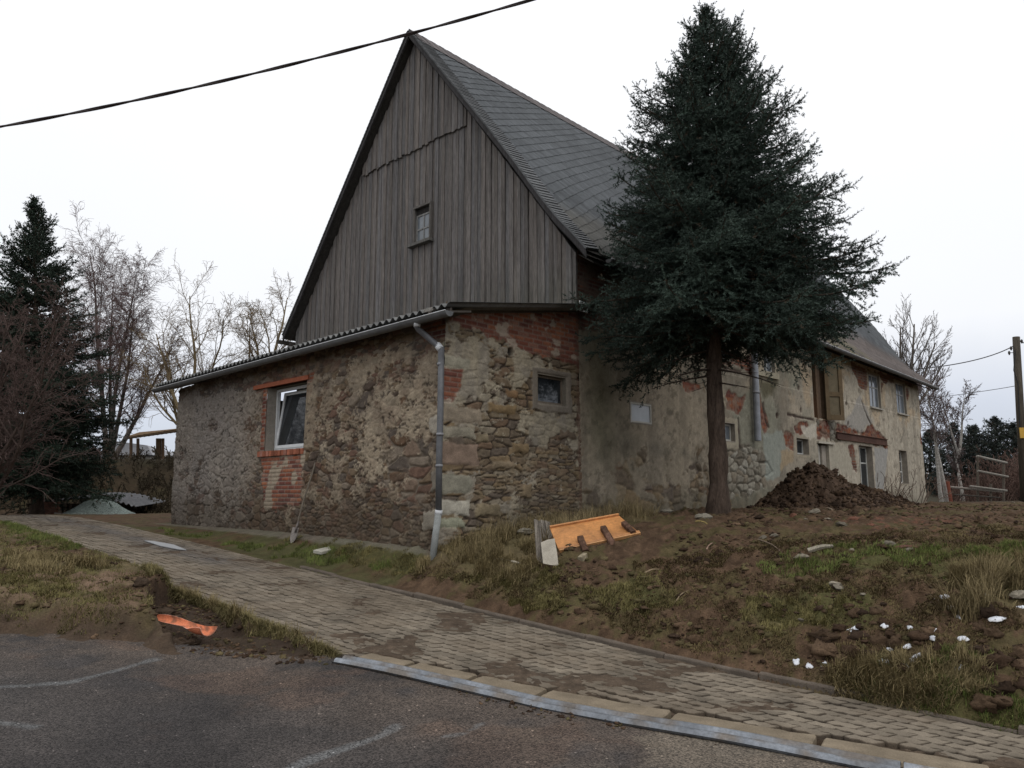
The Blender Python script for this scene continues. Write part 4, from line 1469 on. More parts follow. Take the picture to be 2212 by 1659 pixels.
# mud dragged on to the road beside the drive
mud = ss(1.5, .1, -drr + .9 * (a1 - .5)) * ss(.40, .62, fbm(Xr * 2, Yr * 2, 5, 303, .62) + .10)
rc = mix(rc, (.078, .060, .047), mud * .8)
rc = mix(rc, (.11, .065, .042), ss(.60, .70, fbm(Xr * 1.3 + 5, Yr * 1.8, 4, 304)) * ss(2.2, .6, -drr) * .28)
rc = mix(rc, (.145, .12, .09), ss(.54, .64, fbm(Xr * 1.9 + 15, Yr * 2.6, 4, 314)) * ss(1.4, .2, -drr) * ss(-.5, 1.2, Xr) * .7)
def crack_seal(pts, w0, seed):
    q = Gxy(*pts)
    d = np.full(Xr.shape, 9.0)
    for a, b in zip(q[:-1], q[1:]):
        e0_, e1_ = b[0] - a[0], b[1] - a[1]
        t = np.clip(((Xr - a[0]) * e0_ + (Yr - a[1]) * e1_) / (e0_ ** 2 + e1_ ** 2), 0, 1)
        d = np.minimum(d, np.hypot(Xr - a[0] - e0_ * t, Yr - a[1] - e1_ * t))
    return ss(w0, w0 * .45, d + w0 * 1.3 * (fbm(Xr * 5, Yr * 5, 3, seed) - .5))
for pts, w_ in (([(-60, 1486), (60, 1482), (150, 1474), (240, 1452), (335, 1424)], .06), ([(600, 1675), (680, 1635), (760, 1610), (820, 1590), (850, 1570)], .055), ([(-30, 1560), (70, 1572)], .06), ([(960, 1588), (1000, 1584)], .035), ([(1020, 1575), (1040, 1560)], .025)):
    rc = mix(rc, (.13, .135, .135), crack_seal(pts, w_, 305) * .5)
keep = (psd((Xr[1:, 1:] + Xr[:-1, :-1]) / 2, (Yr[1:, 1:] + Yr[:-1, :-1]) / 2, ROAD) < .22)
uc, vc = kc_of((Xr[1:, 1:] + Xr[:-1, :-1]) / 2, (Yr[1:, 1:] + Yr[:-1, :-1]) / 2)
keep &= ~((uc > -.02) & (vc > .05))
ff = grid_faces(len(ys), len(xs), keep)
vv5, ff, cc5 = compact(np.stack([Xr, Yr, Zr], -1).reshape(-1, 3), ff, rc.reshape(-1, 3))
tag(mesh_obj('road', vv5, ff, M_asph, None, (0, 0, 0), cc5), kind='structure')

# driveway of interlocking concrete blocks
pl, pw_, gap = .215, .112, .016
pv, pf, pc = [], [], []
zig = np.array([0, 1, 0, -1]) * .013
row_n = int(2.51 / pw_)
v_lo, v_hi = -11.5, 30.0
for r_ in range(row_n):
    u0 = KU1 + .02 + r_ * pw_
    nv_ = int((v_hi - v_lo) / pl)
    for i in range(nv_):
        va = v_lo + (i + (.5 if r_ % 2 else 0)) * pl
        # long edges zigzag with half-block period, short edges are slanted
        sv = np.linspace(gap / 2, pl - gap / 2, 9)
        ph = (sv / (pl / 2)) % 1.0
        z_ = .012 * (2 * np.abs(2 * ph - 1) - 1)
        lo = np.stack([u0 + gap / 2 + z_, va + sv + .018], 1)
        hi = np.stack([u0 + pw_ - gap / 2 + z_, va + sv - .018], 1)[::-1]
        poly = np.vstack([lo, hi])
        cen = poly.mean(0)
        cw_ = PW(cen[0], cen[1], 0)
        ks_, kc_ = kc_of(cw_[0], cw_[1])
        if ks_ > -.02 and kc_ < .45: continue
        if cen[0] < u_left(cen[1]) + .03: continue
        wob = rng.normal(0, .003, 3)
        inn = cen + (poly - cen) * np.array([.93, .965])
        k0 = len(pv)
        for (q, dz) in ((poly, -.05), (poly, -.007), (inn, 0)):
            for a in q:
                pv.append((a[0], a[1], dz + wob[0] + wob[1] * (a[0] - cen[0]) * 8 + wob[2] * (a[1] - cen[1]) * 5))
        n = len(poly)
        pf.append(tuple(range(k0 + 2 * n, k0 + 3 * n)))
        for L_ in (0, 1):
            for j in range(n):
                jj = (j + 1) % n
                pf.append((k0 + L_ * n + j, k0 + L_ * n + jj, k0 + (L_ + 1) * n + jj, k0 + (L_ + 1) * n + j))
        sh = rng.uniform(.80, 1.12)
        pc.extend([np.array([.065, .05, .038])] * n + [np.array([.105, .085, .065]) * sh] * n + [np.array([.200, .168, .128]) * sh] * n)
pv = np.array(pv); pc = np.array(pc)
xy = C0[None, :2] + pv[:, :1] * U[:2] + pv[:, 1:2] * V[:2]
zz = h0(xy[:, 0], xy[:, 1]) + pv[:, 2]
d1 = fbm(xy[:, 0] * 1.6, xy[:, 1] * 1.6, 5, 44, .6)
d2 = fbm(xy[:, 0] * 5, xy[:, 1] * 5, 3, 45)
lane = np.exp(-((pv[:, 0] + 2.0) / .35) ** 2) * ss(1, 4, pv[:, 1]) 
pc = pc * (1 - .30 * ss(.48, .64, d1 + .4 * (d2 - .5)))[:, None]
pc = mix(pc, (.10, .092, .088), lane * .7)
pc = mix(pc, (.13, .10, .07), ss(.5, .6, fbm(xy[:, 0] * 2.6, xy[:, 1] * 2.6, 3, 46)) * .35)
o = mesh_obj('driveway', np.column_stack([xy, zz]), pf, M_pave, None, (0, 0, 0), pc)
tag(o, kind='structure')

# flush kerb stones between drive and road
def copy_thing(root, loc, rot=None, label=None, group=None, scale=None):
    r_ = root.copy(); COL.objects.link(r_)
    r_.location = loc
    if rot is not None: r_.rotation_euler = rot
    if scale is not None: r_.scale = scale
    if label: r_['label'] = label
    if group: r_['group'] = group
    for ch in root.children:
        c_ = ch.copy(); COL.objects.link(c_); c_.parent = r_
        for g_ in ch.children:
            d_ = g_.copy(); COL.objects.link(d_); d_.parent = c_
    return r_


def rough_block(L_, W_, H_, seed, col, bev=.02, rough=.006, nx=18, ny=6):
    """a block along local x with rounded arrises and a worn surface, origin at base centre"""
    x = np.concatenate([[-L_ / 2], np.linspace(-L_ / 2 + bev * .3, L_ / 2 - bev * .3, nx), [L_ / 2]])
    prof = [(-W_ / 2, 0), (-W_ / 2, H_ - bev), (-W_ / 2 + bev * .35, H_ - bev * .35), (-W_ / 2 + bev, H_)] + [(-W_ / 2 + bev + (W_ - 2 * bev) * i / ny, H_) for i in range(1, ny)] + [(W_ / 2 - bev, H_), (W_ / 2 - bev * .35, H_ - bev * .35), (W_ / 2, H_ - bev), (W_ / 2, 0)]
    prof = np.array(prof)
    P = np.zeros((len(x), len(prof), 3))
    P[..., 0] = x[:, None]; P[..., 1] = prof[None, :, 0]; P[..., 2] = prof[None, :, 1]
    P[0, :, 1] *= .93; P[-1, :, 1] *= .93
    P[0, :, 2] *= .96; P[-1, :, 2] *= .96
    nz = fbm(P[..., 0] * 9 + seed, P[..., 1] * 12 + P[..., 2] * 10, 4, seed, .6) - .5
    P[..., 2] += nz * rough * 2 * (P[..., 2] > .01)
    P[..., 1] += nz * rough
    f = grid_faces(len(x), len(prof))
    F = f.tolist() + [tuple(range(len(prof))), tuple(range((len(x) - 1) * len(prof), len(x) * len(prof)))[::-1]]
    c = np.tile(np.asarray(col, float), (P[..., 0].size, 1)) * (.75 + .5 * fbm(P[..., 0] * 6 + seed, P[..., 1] * 6, 4, seed + 3).ravel())[:, None]
    mb = MB(); mb.add(P.reshape(-1, 3), F, c)
    return mb


rotV = math.atan2(V[1], V[0])
rotK = math.atan2(KD[1], KD[0])
hz = lambda p: float(h0(np.array(p[0]), np.array(p[1])))
names = ['first short kerb stone, where the steel gutter starts by the dug-out hole', 'second kerb stone from the dug-out hole, beside the steel gutter', 'third kerb stone from the dug-out hole, beside the steel gutter', 'fourth kerb stone from the dug-out hole, beside the steel gutter', 'fifth kerb stone from the dug-out hole, beside the steel gutter', 'sixth kerb stone from the dug-out hole, where the gutter ends', 'seventh kerb stone, beside the pale second gutter strip', 'last kerb stone, at the bottom right edge of the photo']
kpx = [738, 835, 985, 1130, 1420, 1720, 2075, 2400]
sk = 0.02
for i in range(8):
    L_ = (.50, .62, .62, 1.0, .98, .96, .95, .95)[i]
    mb = rough_block(L_, .285, .18, 11 + i, (.195, .158, .112), .035, .008)
    c = K0 + KD * (sk + L_ / 2) + KN * .262
    za, zb_ = hz(K0 + KD * sk + KN * .26), hz(K0 + KD * (sk + L_) + KN * .26)
    ob = mb.build('kerb_stone', M_conc, None, (0, 0, 0))
    ob.location = (c[0], c[1], (za + zb_) / 2 - .172)
    ob.rotation_euler = (rng.normal(0, .015), -math.atan2(zb_ - za, L_), rotK + rng.normal(0, .006))
    tag(ob, names[i], 'kerb stone', 'kerb stones between drive and road')
    sk += L_ + .055
    if sk > KLEN + 2.2: break

# low edging along the far side of the drive
i = 0
v = 2.2
while v > -11:
    L_ = .98
    mb = rough_block(L_, .085, .24, 60 + i, (.12, .098, .078), .018, .006)
    vm = v - L_ / 2
    c = PW(-1.21 + rng.uniform(-.015, .015), vm, 0)
    za = float(h0(*[np.array(q) for q in PW(-1.6, v, 0)[:2]])); zb_ = float(h0(*[np.array(q) for q in PW(-1.6, v - L_, 0)[:2]]))
    ob = mb.build('edging_stone', M_conc, None, (0, 0, 0))
    ob.location = (c[0], c[1], (za + zb_) / 2 - .20 + rng.uniform(-.025, .015))
    ob.rotation_euler = (rng.normal(0, .03), -math.atan2(za - zb_, L_), rotV)
    ordn = ['first', 'second', 'third', 'fourth', 'fifth', 'sixth', 'seventh', 'eighth', 'ninth', 'tenth', 'eleventh', 'twelfth', 'thirteenth', 'last'][min(i, 13)]
    tag(ob, ordn + ' muddy edging stone along the drive, counting from the downpipe end', 'edging stone', 'edging stones along the drive')
    v -= L_ + .01
    i += 1

# steel gutter (W profile) lying along the kerb
def w_strip(s0_, s1_, off, lift0, lift1, col):
    n = 60
    prof = np.array([(-.115, .020), (-.105, .004), (-.088, .002), (-.075, .030), (-.05, .040), (-.025, .036), (-.01, .010), (.01, .004), (.025, .012), (.04, .036), (.065, .044), (.09, .036), (.105, .012), (.115, .014)])
    P = np.zeros((n, len(prof), 3))
    for i_ in range(n):
        sq = s0_ + (s1_ - s0_) * i_ / (n - 1)
        b_ = K0 + KD * sq + KN * (off + .012 * math.sin(sq * 1.3) + .006 * math.sin(sq * 4.1))
        z = .008 * math.sin(sq * 2.2) + hz(b_) + lift0 + (lift1 - lift0) * i_ / (n - 1)
        for j_, (a_, h_) in enumerate(prof):
            q = b_ + KN * a_
            P[i_, j_] = (q[0], q[1], z + h_)
    f = grid_faces(n, len(prof))
    nz = fbm(P[..., 0] * 3, P[..., 1] * 3, 4, 9).ravel(); n2 = fbm(P[..., 0] * 9, P[..., 1] * 9, 4, 19).ravel()
    c = np.tile(np.asarray(col), (P[..., 0].size, 1)) * (.55 + .7 * nz)[:, None]
    c = mix(c, (.13, .105, .08), ss(.44, .62, n2) * .8)
    mb = MB()
    mb.add(P.reshape(-1, 3), f[:, ::-1], c)
    Q = P.copy(); Q[..., 2] -= .005
    mb.add(Q.reshape(-1, 3), f, c)
    for e_ in (0, n - 1):
        m_ = len(prof)
        mb.add(np.vstack([P[e_], Q[e_]]), [(j_, j_ + 1, m_ + j_ + 1, m_ + j_) for j_ in range(m_ - 1)], (.3, .3, .3))
    return mb


q3 = np.array([K0[0], K0[1], hz(K0)])
o = w_strip(-.02, KLEN, 0, -.004, -.008, (.20, .215, .235)).build('steel_gutter', M_steel, None, q3, smooth=True)
tag(o, 'long blue-grey galvanised steel gutter strip lying along the kerb', 'gutter')
o = w_strip(KLEN + .02, KLEN + 2.2, -.02, -.004, 0, (.33, .35, .38)).build('steel_gutter', M_steel, None, np.array([K1[0], K1[1], hz(K1)]), smooth=True)
tag(o, 'pale end of a second steel gutter strip at the bottom edge beside the kerb', 'gutter')

# ------------------------------------------------------------------ trees
def conifer(name, label, base, top, R_fn, z_low, nwh, seed, col, per=6, trunk_r=.18, dens=1.0, az_fn=None, needle=(.036, .012), npm=62, twig_gap=.12, group=None, up=1.0, el_fn=None, twiglen=1.0):
    rg = np.random.default_rng(seed)
    base = np.asarray(base, float); top = np.asarray(top, float)
    H = top[2] - base[2]
    root = thing(name, label, 'tree', base, group)
    axis = lambda z: base + (top - base) * ((z - base[2]) / H)
    mt = MB()
    zz = np.linspace(-.25, H * .97, 26)
    pts = np.array([axis(base[2] + q) for q in zz])
    pts[:, 0] += .02 * np.sin(zz * 2.1) ; pts[:, 1] += .02 * np.cos(zz * 1.7)
    rr = trunk_r * np.clip(1 - zz / H, 0.03, 1) ** .85 * (1 + .35 * np.exp(-np.clip(zz, 0, 9) / .25)) * (1 + .05 * np.sin(zz * 9) + .04 * np.sin(zz * 23))
    zz2 = np.linspace(zz[0], zz[-1], 150)
    pt2 = np.stack([np.interp(zz2, zz, pts[:, i_]) for i_ in range(3)], 1)
    mt.tube(pt2, np.interp(zz2, zz, rr), 26, (1, 1, 1))
    av = mt.v[-1]; ax_ = np.repeat(pt2, 26, axis=0)
    th_ = np.tile(np.arange(26) * 2 * math.pi / 26, 150); zt_ = np.repeat(zz2, 26)
    bn = fbm(np.cos(th_) * 4 + seed, zt_ * 3.2 + np.sin(th_) * 4, 4, seed, .65)
    mt.v[-1] = ax_ + (av - ax_) * (1 + .42 * (bn - .5))[:, None]
    mt.c[-1] = np.array([.072, .052, .040])[None] * (.35 + 1.3 * bn)[:, None]
    for k_ in range(26):            # dead stubs and bare twigs below the crown
        z_ = z_low + rg.uniform(-1.1, .35); a_ = rg.uniform(0, 6.28)
        o_ = np.array([math.cos(a_), math.sin(a_), rg.uniform(-.35, .1)])
        p_ = axis(z_); l_ = rg.uniform(.15, .35) if k_ % 2 else rg.uniform(.5, 1.3)
        q_ = np.array([p_ + o_ * l_ * f_ + np.array([rg.normal(0, .03), rg.normal(0, .03), -.10 * f_ * f_ * l_]) for f_ in (.0, .35, .7, 1.0)])
        mt.tube(q_, [.022, .015, .010, .004], 5, (.062, .047, .038))
        for h_ in (1, 2):
            for e_ in (-1, 1):
                d_ = np.cross(o_, [0, 0, 1.0]) * e_ + o_ * .6 + np.array([0, 0, rg.normal(-.1, .2)])
                mt.tube([q_[h_], q_[h_] + d_ * l_ * .25], [.006, .003], 4, (.062, .047, .038))
    A, Bq, BF = [], [], []            # twig segments and the tone of their branch
    br = MB()
    zs = []
    for i in range(nwh):
        t = (i / (nwh - 1)) ** 1.12
        z = z_low + (top[2] - .12 - z_low) * t
        for j in range(per + (1 if t < .5 else 0)):
            zs.append((z + rg.uniform(-.10, .10), j, t))
        for j in range(int(per * .5)):
            zs.append((z + rg.uniform(-.25, .25), -1, t))
    for (z, j, t) in zs:
        if z > top[2] - .08: continue
        BF += [rg.uniform(.70, 1.45)] * (len(A) - len(BF))
        az = rg.uniform(0, 2 * math.pi)
        L_ = R_fn(t) * (rg.uniform(.68, 1.12) if j >= 0 else rg.uniform(.35, .75))
        if az_fn is not None: L_ *= az_fn(az, t)
        if L_ < .05: continue
        el0 = (-.20 + 1.02 * t ** .95) * up + rg.normal(0, .10)
        if el_fn is not None: el0 += el_fn(az, t)
        n = 9
        s = np.linspace(0, 1, n)
        out = np.array([math.cos(az), math.sin(az), 0])
        el = el0 + (-.30 * (1 - t) * np.sin(s * math.pi * .9)) + (.55 * s ** 2 * (1 - .5 * t)) * up
        d = np.cos(el)[:, None] * out + np.sin(el)[:, None] * np.array([0, 0, 1.0])
        az_w = rg.normal(0, .12)
        d = d + (s[:, None] * az_w) * np.array([-out[1], out[0], 0])
        P = axis(z) + np.vstack([np.zeros(3), np.cumsum(d[:-1] * (L_ / (n - 1)), axis=0)])
        i_first = len(A)
        br.tube(P, np.linspace(.010 + .012 * L_, .005, n), 5, (.07, .052, .04), cap=False)
        tipd = d[-1] + np.array([0, 0, .15 + .3 * t]); tipd /= np.linalg.norm(tipd)
        A.append(P[-1]); Bq.append(P[-1] + tipd * rg.uniform(.10, .32) * min(1, L_))
        # needles on the leader of the branch
        for i in range(2, n - 1):
            A.append(P[i]); Bq.append(P[i + 1])
        side = np.cross(d[4], [0, 0, 1.0]); side /= np.linalg.norm(side) + 1e-9
        q0 = .18
        nt2 = max(2, int(L_ * (1 - q0) / twig_gap * dens))
        for k in range(nt2):
            fr = q0 + (1 - q0) * (k + rg.uniform(.1, .9)) / nt2
            x = fr * (n - 1); i = min(int(x), n - 2); w = x - i
            p = P[i] * (1 - w) + P[i + 1] * w
            dd = d[i]
            rem = L_ * (1 - fr)
            tl = min(.14 + .55 * rem, .55 * L_ ** .6) * rg.uniform(.55, 1.2) * twiglen
            for sg in (-1, 1):
                a2 = rg.uniform(.6, 1.15)
                rl = rg.normal(0, .55)
                sdv = side * sg * math.cos(rl) + np.cross(side, dd) * math.sin(rl)
                td = dd * math.cos(a2) + sdv * math.sin(a2) + np.array([0, 0, rg.normal(-.05 + .30 * t, .14)])
                td /= np.linalg.norm(td)
                e_ = p + td * tl + np.array([0, 0, -.10 * tl * (1 - t)])
                mid = (p + e_) / 2 + np.array([0, 0, .04 * tl])
                A += [p, mid]; Bq += [mid, e_]
                nn = int(tl / .12 * dens)
                for k2 in range(nn):
                    f2 = (k2 + rg.uniform(.2, 1)) / (nn + .2)
                    p2 = p * (1 - f2) + e_ * f2
                    sg2 = 1 if (k2 % 2) else -1
                    s2 = np.cross(td, [0, 0, 1.0]); s2 /= np.linalg.norm(s2) + 1e-9
                    d2_ = td * .65 + s2 * sg2 * .75 + np.array([0, 0, rg.normal(.02, .2)])
                    d2_ /= np.linalg.norm(d2_)
                    A.append(p2); Bq.append(p2 + d2_ * (.06 + .42 * tl * (1 - f2) * rg.uniform(.6, 1.2)))
            for _q in range(2 if rg.random() < .6 else 1):          # upright or hanging small twig fills the volume
                A.append(p); Bq.append(p + np.array([rg.normal(0, .07), rg.normal(0, .07), rg.uniform(-.22, .17)]) * twiglen)
    # leaders
    BF += [1.0] * (len(A) - len(BF))
    for k in range(5):
        p = axis(top[2] - .1 - .12 * k)
        for q in range(4):
            a_ = rg.uniform(0, 6.28)
            A.append(p); Bq.append(p + np.array([math.cos(a_) * .13, math.sin(a_) * .13, .20 + .03 * k]))
    A.append(axis(top[2] - .45)); Bq.append(top)
    A = np.array(A); Bq = np.array(Bq)
    Ls = np.linalg.norm(Bq - A, axis=1)
    cnt = np.maximum(3, (Ls * npm).astype(int))
    idx = np.repeat(np.arange(len(A)), cnt)
    N_ = len(idx)
    T = ((Bq - A) / (Ls[:, None] + 1e-9))[idx]
    pos = A[idx] + (Bq - A)[idx] * rg.random(N_)[:, None]
    rnd = rg.normal(0, 1, (N_, 3))
    nr_ = rnd - (rnd * T).sum(1, keepdims=True) * T
    nr_ /= np.linalg.norm(nr_, axis=1, keepdims=True) + 1e-9
    nd = nr_ * .85 + T * .6
    nd[:, 2] += .15
    nd /= np.linalg.norm(nd, axis=1, keepdims=True)
    wd = np.cross(nd, rg.normal(0, 1, (N_, 3))); wd /= np.linalg.norm(wd, axis=1, keepdims=True) + 1e-9
    ln = needle[0] * rg.uniform(.7, 1.25, N_)[:, None]
    hw = needle[1] * .5
    VV = np.stack([pos - wd * hw, pos + wd * hw, pos + nd * ln + T * .006], 1).reshape(-1, 3)
    FF = np.arange(N_ * 3).reshape(-1, 3)
    BF += [1.0] * (len(A) - len(BF))
    tc = (rg.uniform(.6, 1.35, len(A)) * np.array(BF))[idx]
    cc = np.asarray(col)[None] * tc[:, None]
    yel = (rg.random(len(A)) < .04)[idx]
    cc = np.where(yel[:, None], np.array([[.060, .046, .030]]), cc)
    CCc = np.repeat(cc, 3, axis=0)
    mt.build('trunk', M_brown, root, smooth=True)
    br.build('limb', M_brown, root)
    mesh_obj('crown', VV, FF, M_needle, root, None, CCc)
    return root


tb = G(1552, 1108)
TY = tb[1]
ttop = at(1524, 16, TY + .1)
zl = at(1530, 735, TY)[2]
print('tree', tb, ttop, 'low', zl, 'needed width', )
mpx = TY / F_PX
Rprof = lambda t: float(np.interp(t, [0, .06, .15, .3, .45, .6, .75, .88, 1], [2.10, 2.48, 2.42, 2.08, 1.78, 1.42, .98, .50, .06])) * TY / 11.8
def az_big(a, t):
    # longer towards the right of the picture, shorter towards the facade
    k = 1 + (.03 if t < .30 else .05) * math.cos(a) * (1 if math.cos(a) > 0 else .55) * (1 - .5 * t)
    toward = max(0, math.cos(a - math.atan2(V[1], V[0])))
    return k * (1 - .10 * toward)
conifer('spruce_tree', 'tall dark blue-green spruce with a bare lower trunk standing before the facade', tb, ttop, Rprof, zl + .30, 32, 3, (.041, .060, .047), per=8, trunk_r=.165, az_fn=az_big, el_fn=lambda a, t: .16 * max(0, math.cos(a)) * max(0, 1 - t * 4) - .06 * max(0, -math.cos(a)) * max(0, 1 - t * 4), npm=135, needle=(.040, .0145), dens=1.0)

lb = G(85, 1117)
lb = np.array([at(80, 1100, 23.5)[0], 23.5, .95])
lt = at(75, 430, 23.5)
Rl = lambda t: float(np.interp(t, [0, .1, .3, .5, .7, .85, 1], [2.6, 2.9, 2.6, 2.0, 1.35, .8, .15]))
conifer('fir_tree', 'dense dark green fir at the left edge behind the paved drive', lb, lt, Rl, lb[2] + 1.35, 34, 5, (.022, .034, .023), per=8, trunk_r=.17, needle=(.065, .028), npm=48, twig_gap=.14)


class Bare:
    def __init__(s, seed):
        s.rg = np.random.default_rng(seed); s.mb = MB(); s.tw = MB()

    def grow(s, p, d, L_, r, lev, prm):
        rg = s.rg
        n = prm['n'][lev]
        pts = [np.array(p, float)]; dirs = []
        d = np.array(d, float)
        for i in range(n):
            d = d + rg.normal(0, prm['wig'][lev], 3)
            d[2] += prm['trop'][lev]
            d /= np.linalg.norm(d)
            dirs.append(d.copy())
            pts.append(pts[-1] + d * L_ / n)
        rr = np.linspace(r, max(r * prm['tap'][lev], prm['rmin']), n + 1)
        last = lev == len(prm['n']) - 1
        tgt = s.tw if lev >= prm['twlev'] else s.mb
        col = np.asarray(prm['cols'][lev]) * rg.uniform(.8, 1.2)
        tgt.tube(pts, rr, 3 if lev >= 2 else (5 if lev == 1 else 8), col, cap=False)
        if last: return
        m = prm['kids'][lev]
        m = int(m * rg.uniform(.8, 1.2) + .5)
        for k in range(m):
            f = prm['start'][lev] + (1 - prm['start'][lev]) * (k + rg.random()) / m
            x = f * n; i = min(int(x), n - 1); w = x - i
            q = pts[i] * (1 - w) + pts[i + 1] * w
            a = rg.uniform(0, 2 * math.pi)
            dd = dirs[i]
            t1 = np.cross(dd, [.3, .2, 1.0]); t1 /= np.linalg.norm(t1); t2 = np.cross(dd, t1)
            ang = rg.normal(prm['ang'][lev], .15)
            nd = dd * math.cos(ang) + (t1 * math.cos(a) + t2 * math.sin(a)) * math.sin(ang)
            s.grow(q, nd, L_ * prm['len'][lev] * rg.uniform(.6, 1.15) * (1 - .55 * f * prm.get('cone', 1)), max(rr[min(i, n)] * prm['rad'][lev], prm['rmin']), lev + 1, prm)


def bare_tree(name, label, base, stems, prm, seed, group=None, cat='tree', mats=None):
    b = Bare(seed)
    for (p, d, L_, r) in stems:
        b.grow(p, d, L_, r, 0, prm)
    root = thing(name, label, cat, base, group)
    tr = b.mb
    if tr.n: tr.build('trunk', M_brown if mats is None else mats, root, smooth=True)
    if b.tw.n: b.tw.build('crown', M_twig, root)
    return root


def stem(px0, py0, px1, py1, Y, r, Y1=None):
    a, b_ = at(px0, py0, Y), at(px1, py1, Y1 or Y)
    d = b_ - a
    return (a, d / np.linalg.norm(d), np.linalg.norm(d), r)


BIRCH = dict(n=[9, 7, 6, 4], wig=[.04, .10, .15, .2], trop=[.02, .03, -.06, -.14], tap=[.12, .2, .4, .6], kids=[30, 12, 9], start=[.22, .08, .05], ang=[.6, .6, .7], len=[.40, .46, .60], rad=[.28, .34, .6], rmin=.005, cone=.8, twlev=2, cols=[(.12, .10, .088), (.10, .076, .068), (.115, .076, .07), (.13, .085, .08)])
def tbase(px, py, Y):
    q = at(px, py, Y); q[2] = gz(q[0], q[1]); return q
bare_tree('birch_tree', 'bare birch with fine reddish twigs rising straight behind the fir', tbase(228, 960, 33), [stem(232, 1000, 180, 528, 33, .13), stem(236, 1000, 222, 580, 33.5, .09)], BIRCH, 11)
BIRCH2 = dict(BIRCH, kids=[26, 12, 9], ang=[.6, .6, .7])
bare_tree('leaning_tree', 'bare tree leaning right on two dark trunks between fir and annex', tbase(240, 985, 31), [stem(240, 1005, 372, 740, 31, .12), stem(238, 990, 268, 590, 31, .10), stem(239, 990, 318, 655, 31.5, .10)], BIRCH2, 12)
WIL = dict(n=[9, 9, 8, 5], wig=[.10, .17, .22, .25], trop=[.03, .05, .03, -.02], tap=[.2, .2, .4, .6], kids=[10, 9, 6], start=[.2, .12, .05], ang=[.5, .65, .7], len=[.58, .52, .60], rad=[.46, .36, .6], rmin=.0055, cone=.7, twlev=2, cols=[(.155, .12, .068), (.16, .12, .07), (.17, .125, .078), (.185, .135, .085)])
bare_tree('willow_tree', 'bare twisted willow with yellowish boughs behind the middle of the annex roof', tbase(412, 900, 30), [stem(412, 960, 352, 690, 30, .10), stem(415, 960, 432, 620, 30, .10), stem(415, 960, 500, 690, 30, .08), stem(400, 950, 330, 760, 30, .08), stem(405, 940, 290, 800, 30, .06)], WIL, 14)
bare_tree('willow_tree', 'bare twisted willow with yellowish boughs closest to the left edge of the gable', tbase(570, 850, 31), [stem(575, 850, 600, 610, 31, .09), stem(565, 850, 545, 660, 31, .08), stem(560, 860, 505, 700, 31, .07), stem(580, 850, 625, 680, 31, .06)], WIL, 16)
SHR = dict(n=[7, 6, 5, 4], wig=[.13, .18, .2, .22], trop=[.02, .0, -.03, -.03], tap=[.3, .3, .5, .7], kids=[15, 12, 7], start=[.10, .08, .05], ang=[.6, .65, .7], len=[.5, .48, .45], rad=[.42, .5, .7], rmin=.0042, twlev=1, cols=[(.082, .060, .050), (.085, .061, .052), (.092, .064, .056), (.10, .070, .062)])
Ysh = 17.5
sb = at(-70, 1110, Ysh)
sb[2] = gz(sb[0], sb[1])
bare_tree('red_twig_shrub', 'tall reddish bare shrub at the far left edge in front of the fir', sb,
          [(sb + np.array([rng.uniform(-.3, .3), rng.uniform(-.3, .3), 0]), np.array([math.sin(a) * .55 + .12, rng.uniform(-.3, .3), 1.0]) / 1.2, rng.uniform(4.0, 5.4), .05) for a in np.linspace(-1.2, 1.35, 9)], SHR, 18, cat='shrub')

# right background
ASH = dict(n=[8, 8, 6, 4], wig=[.03, .05, .07, .10], trop=[.03, .05, .05, .04], tap=[.3, .25, .4, .6], kids=[10, 9, 7], start=[.15, .15, .1], ang=[.5, .5, .5], len=[.70, .5, .42], rad=[.42, .42, .6], rmin=.008, twlev=2, cols=[(.12, .105, .09), (.125, .11, .095), (.14, .12, .105), (.15, .13, .12)])
bare_tree('ash_tree', 'bare rounded tree spreading behind the right end of the farmhouse roof', tbase(1975, 1050, 44), [stem(1955, 1060, 1962, 800, 44, .2), stem(1960, 900, 1975, 700, 44, .13), stem(1960, 900, 2020, 740, 44, .12), stem(1955, 890, 1925, 710, 44, .12), stem(1965, 900, 2045, 790, 44, .10)], ASH, 19)
M_birchbark = mat_vc('birch_bark', .8, 6, .3, 14, .6, .3, 20, stretch=(1, 1, 3))
BR2 = dict(BIRCH, cols=[(.33, .31, .28), (.13, .105, .095), (.12, .09, .085), (.13, .10, .095)], kids=[16, 9, 7], start=[.42, .1, .1], trop=[.0, .05, .03, .02], rmin=.007)
bare_tree('birch_tree', 'white birch trunk leaning closest to the end wall of the farmhouse', tbase(2035, 1080, 35), [stem(2035, 1088, 2000, 830, 35, .10)], BR2, 21, 'birches beside the garden fence', mats=M_birchbark)
bare_tree('birch_tree', 'straight white birch just left of the rusty red fence post', tbase(2040, 1080, 34.3), [stem(2045, 1085, 2022, 845, 34.3, .09)], BR2, 22, 'birches beside the garden fence', mats=M_birchbark)
bare_tree('birch_tree', 'forked grey birch behind the garden fence in front of dark firs', tbase(2072, 1080, 38), [stem(2080, 1085, 2068, 960, 38, .12), stem(2070, 990, 2090, 850, 38, .08), stem(2070, 985, 2050, 860, 38, .06)], BR2, 23, 'birches beside the garden fence', mats=M_birchbark)
lab = ['squat dark fir nearest the birches at the right horizon', 'bushy dark fir in the right background, left of the broad one', 'broad dark green fir right of centre in the far hedge', 'dark fir standing directly left of the utility pole', 'dark fir behind the utility pole at the right edge', 'low dark fir behind the farmhouse end wall']
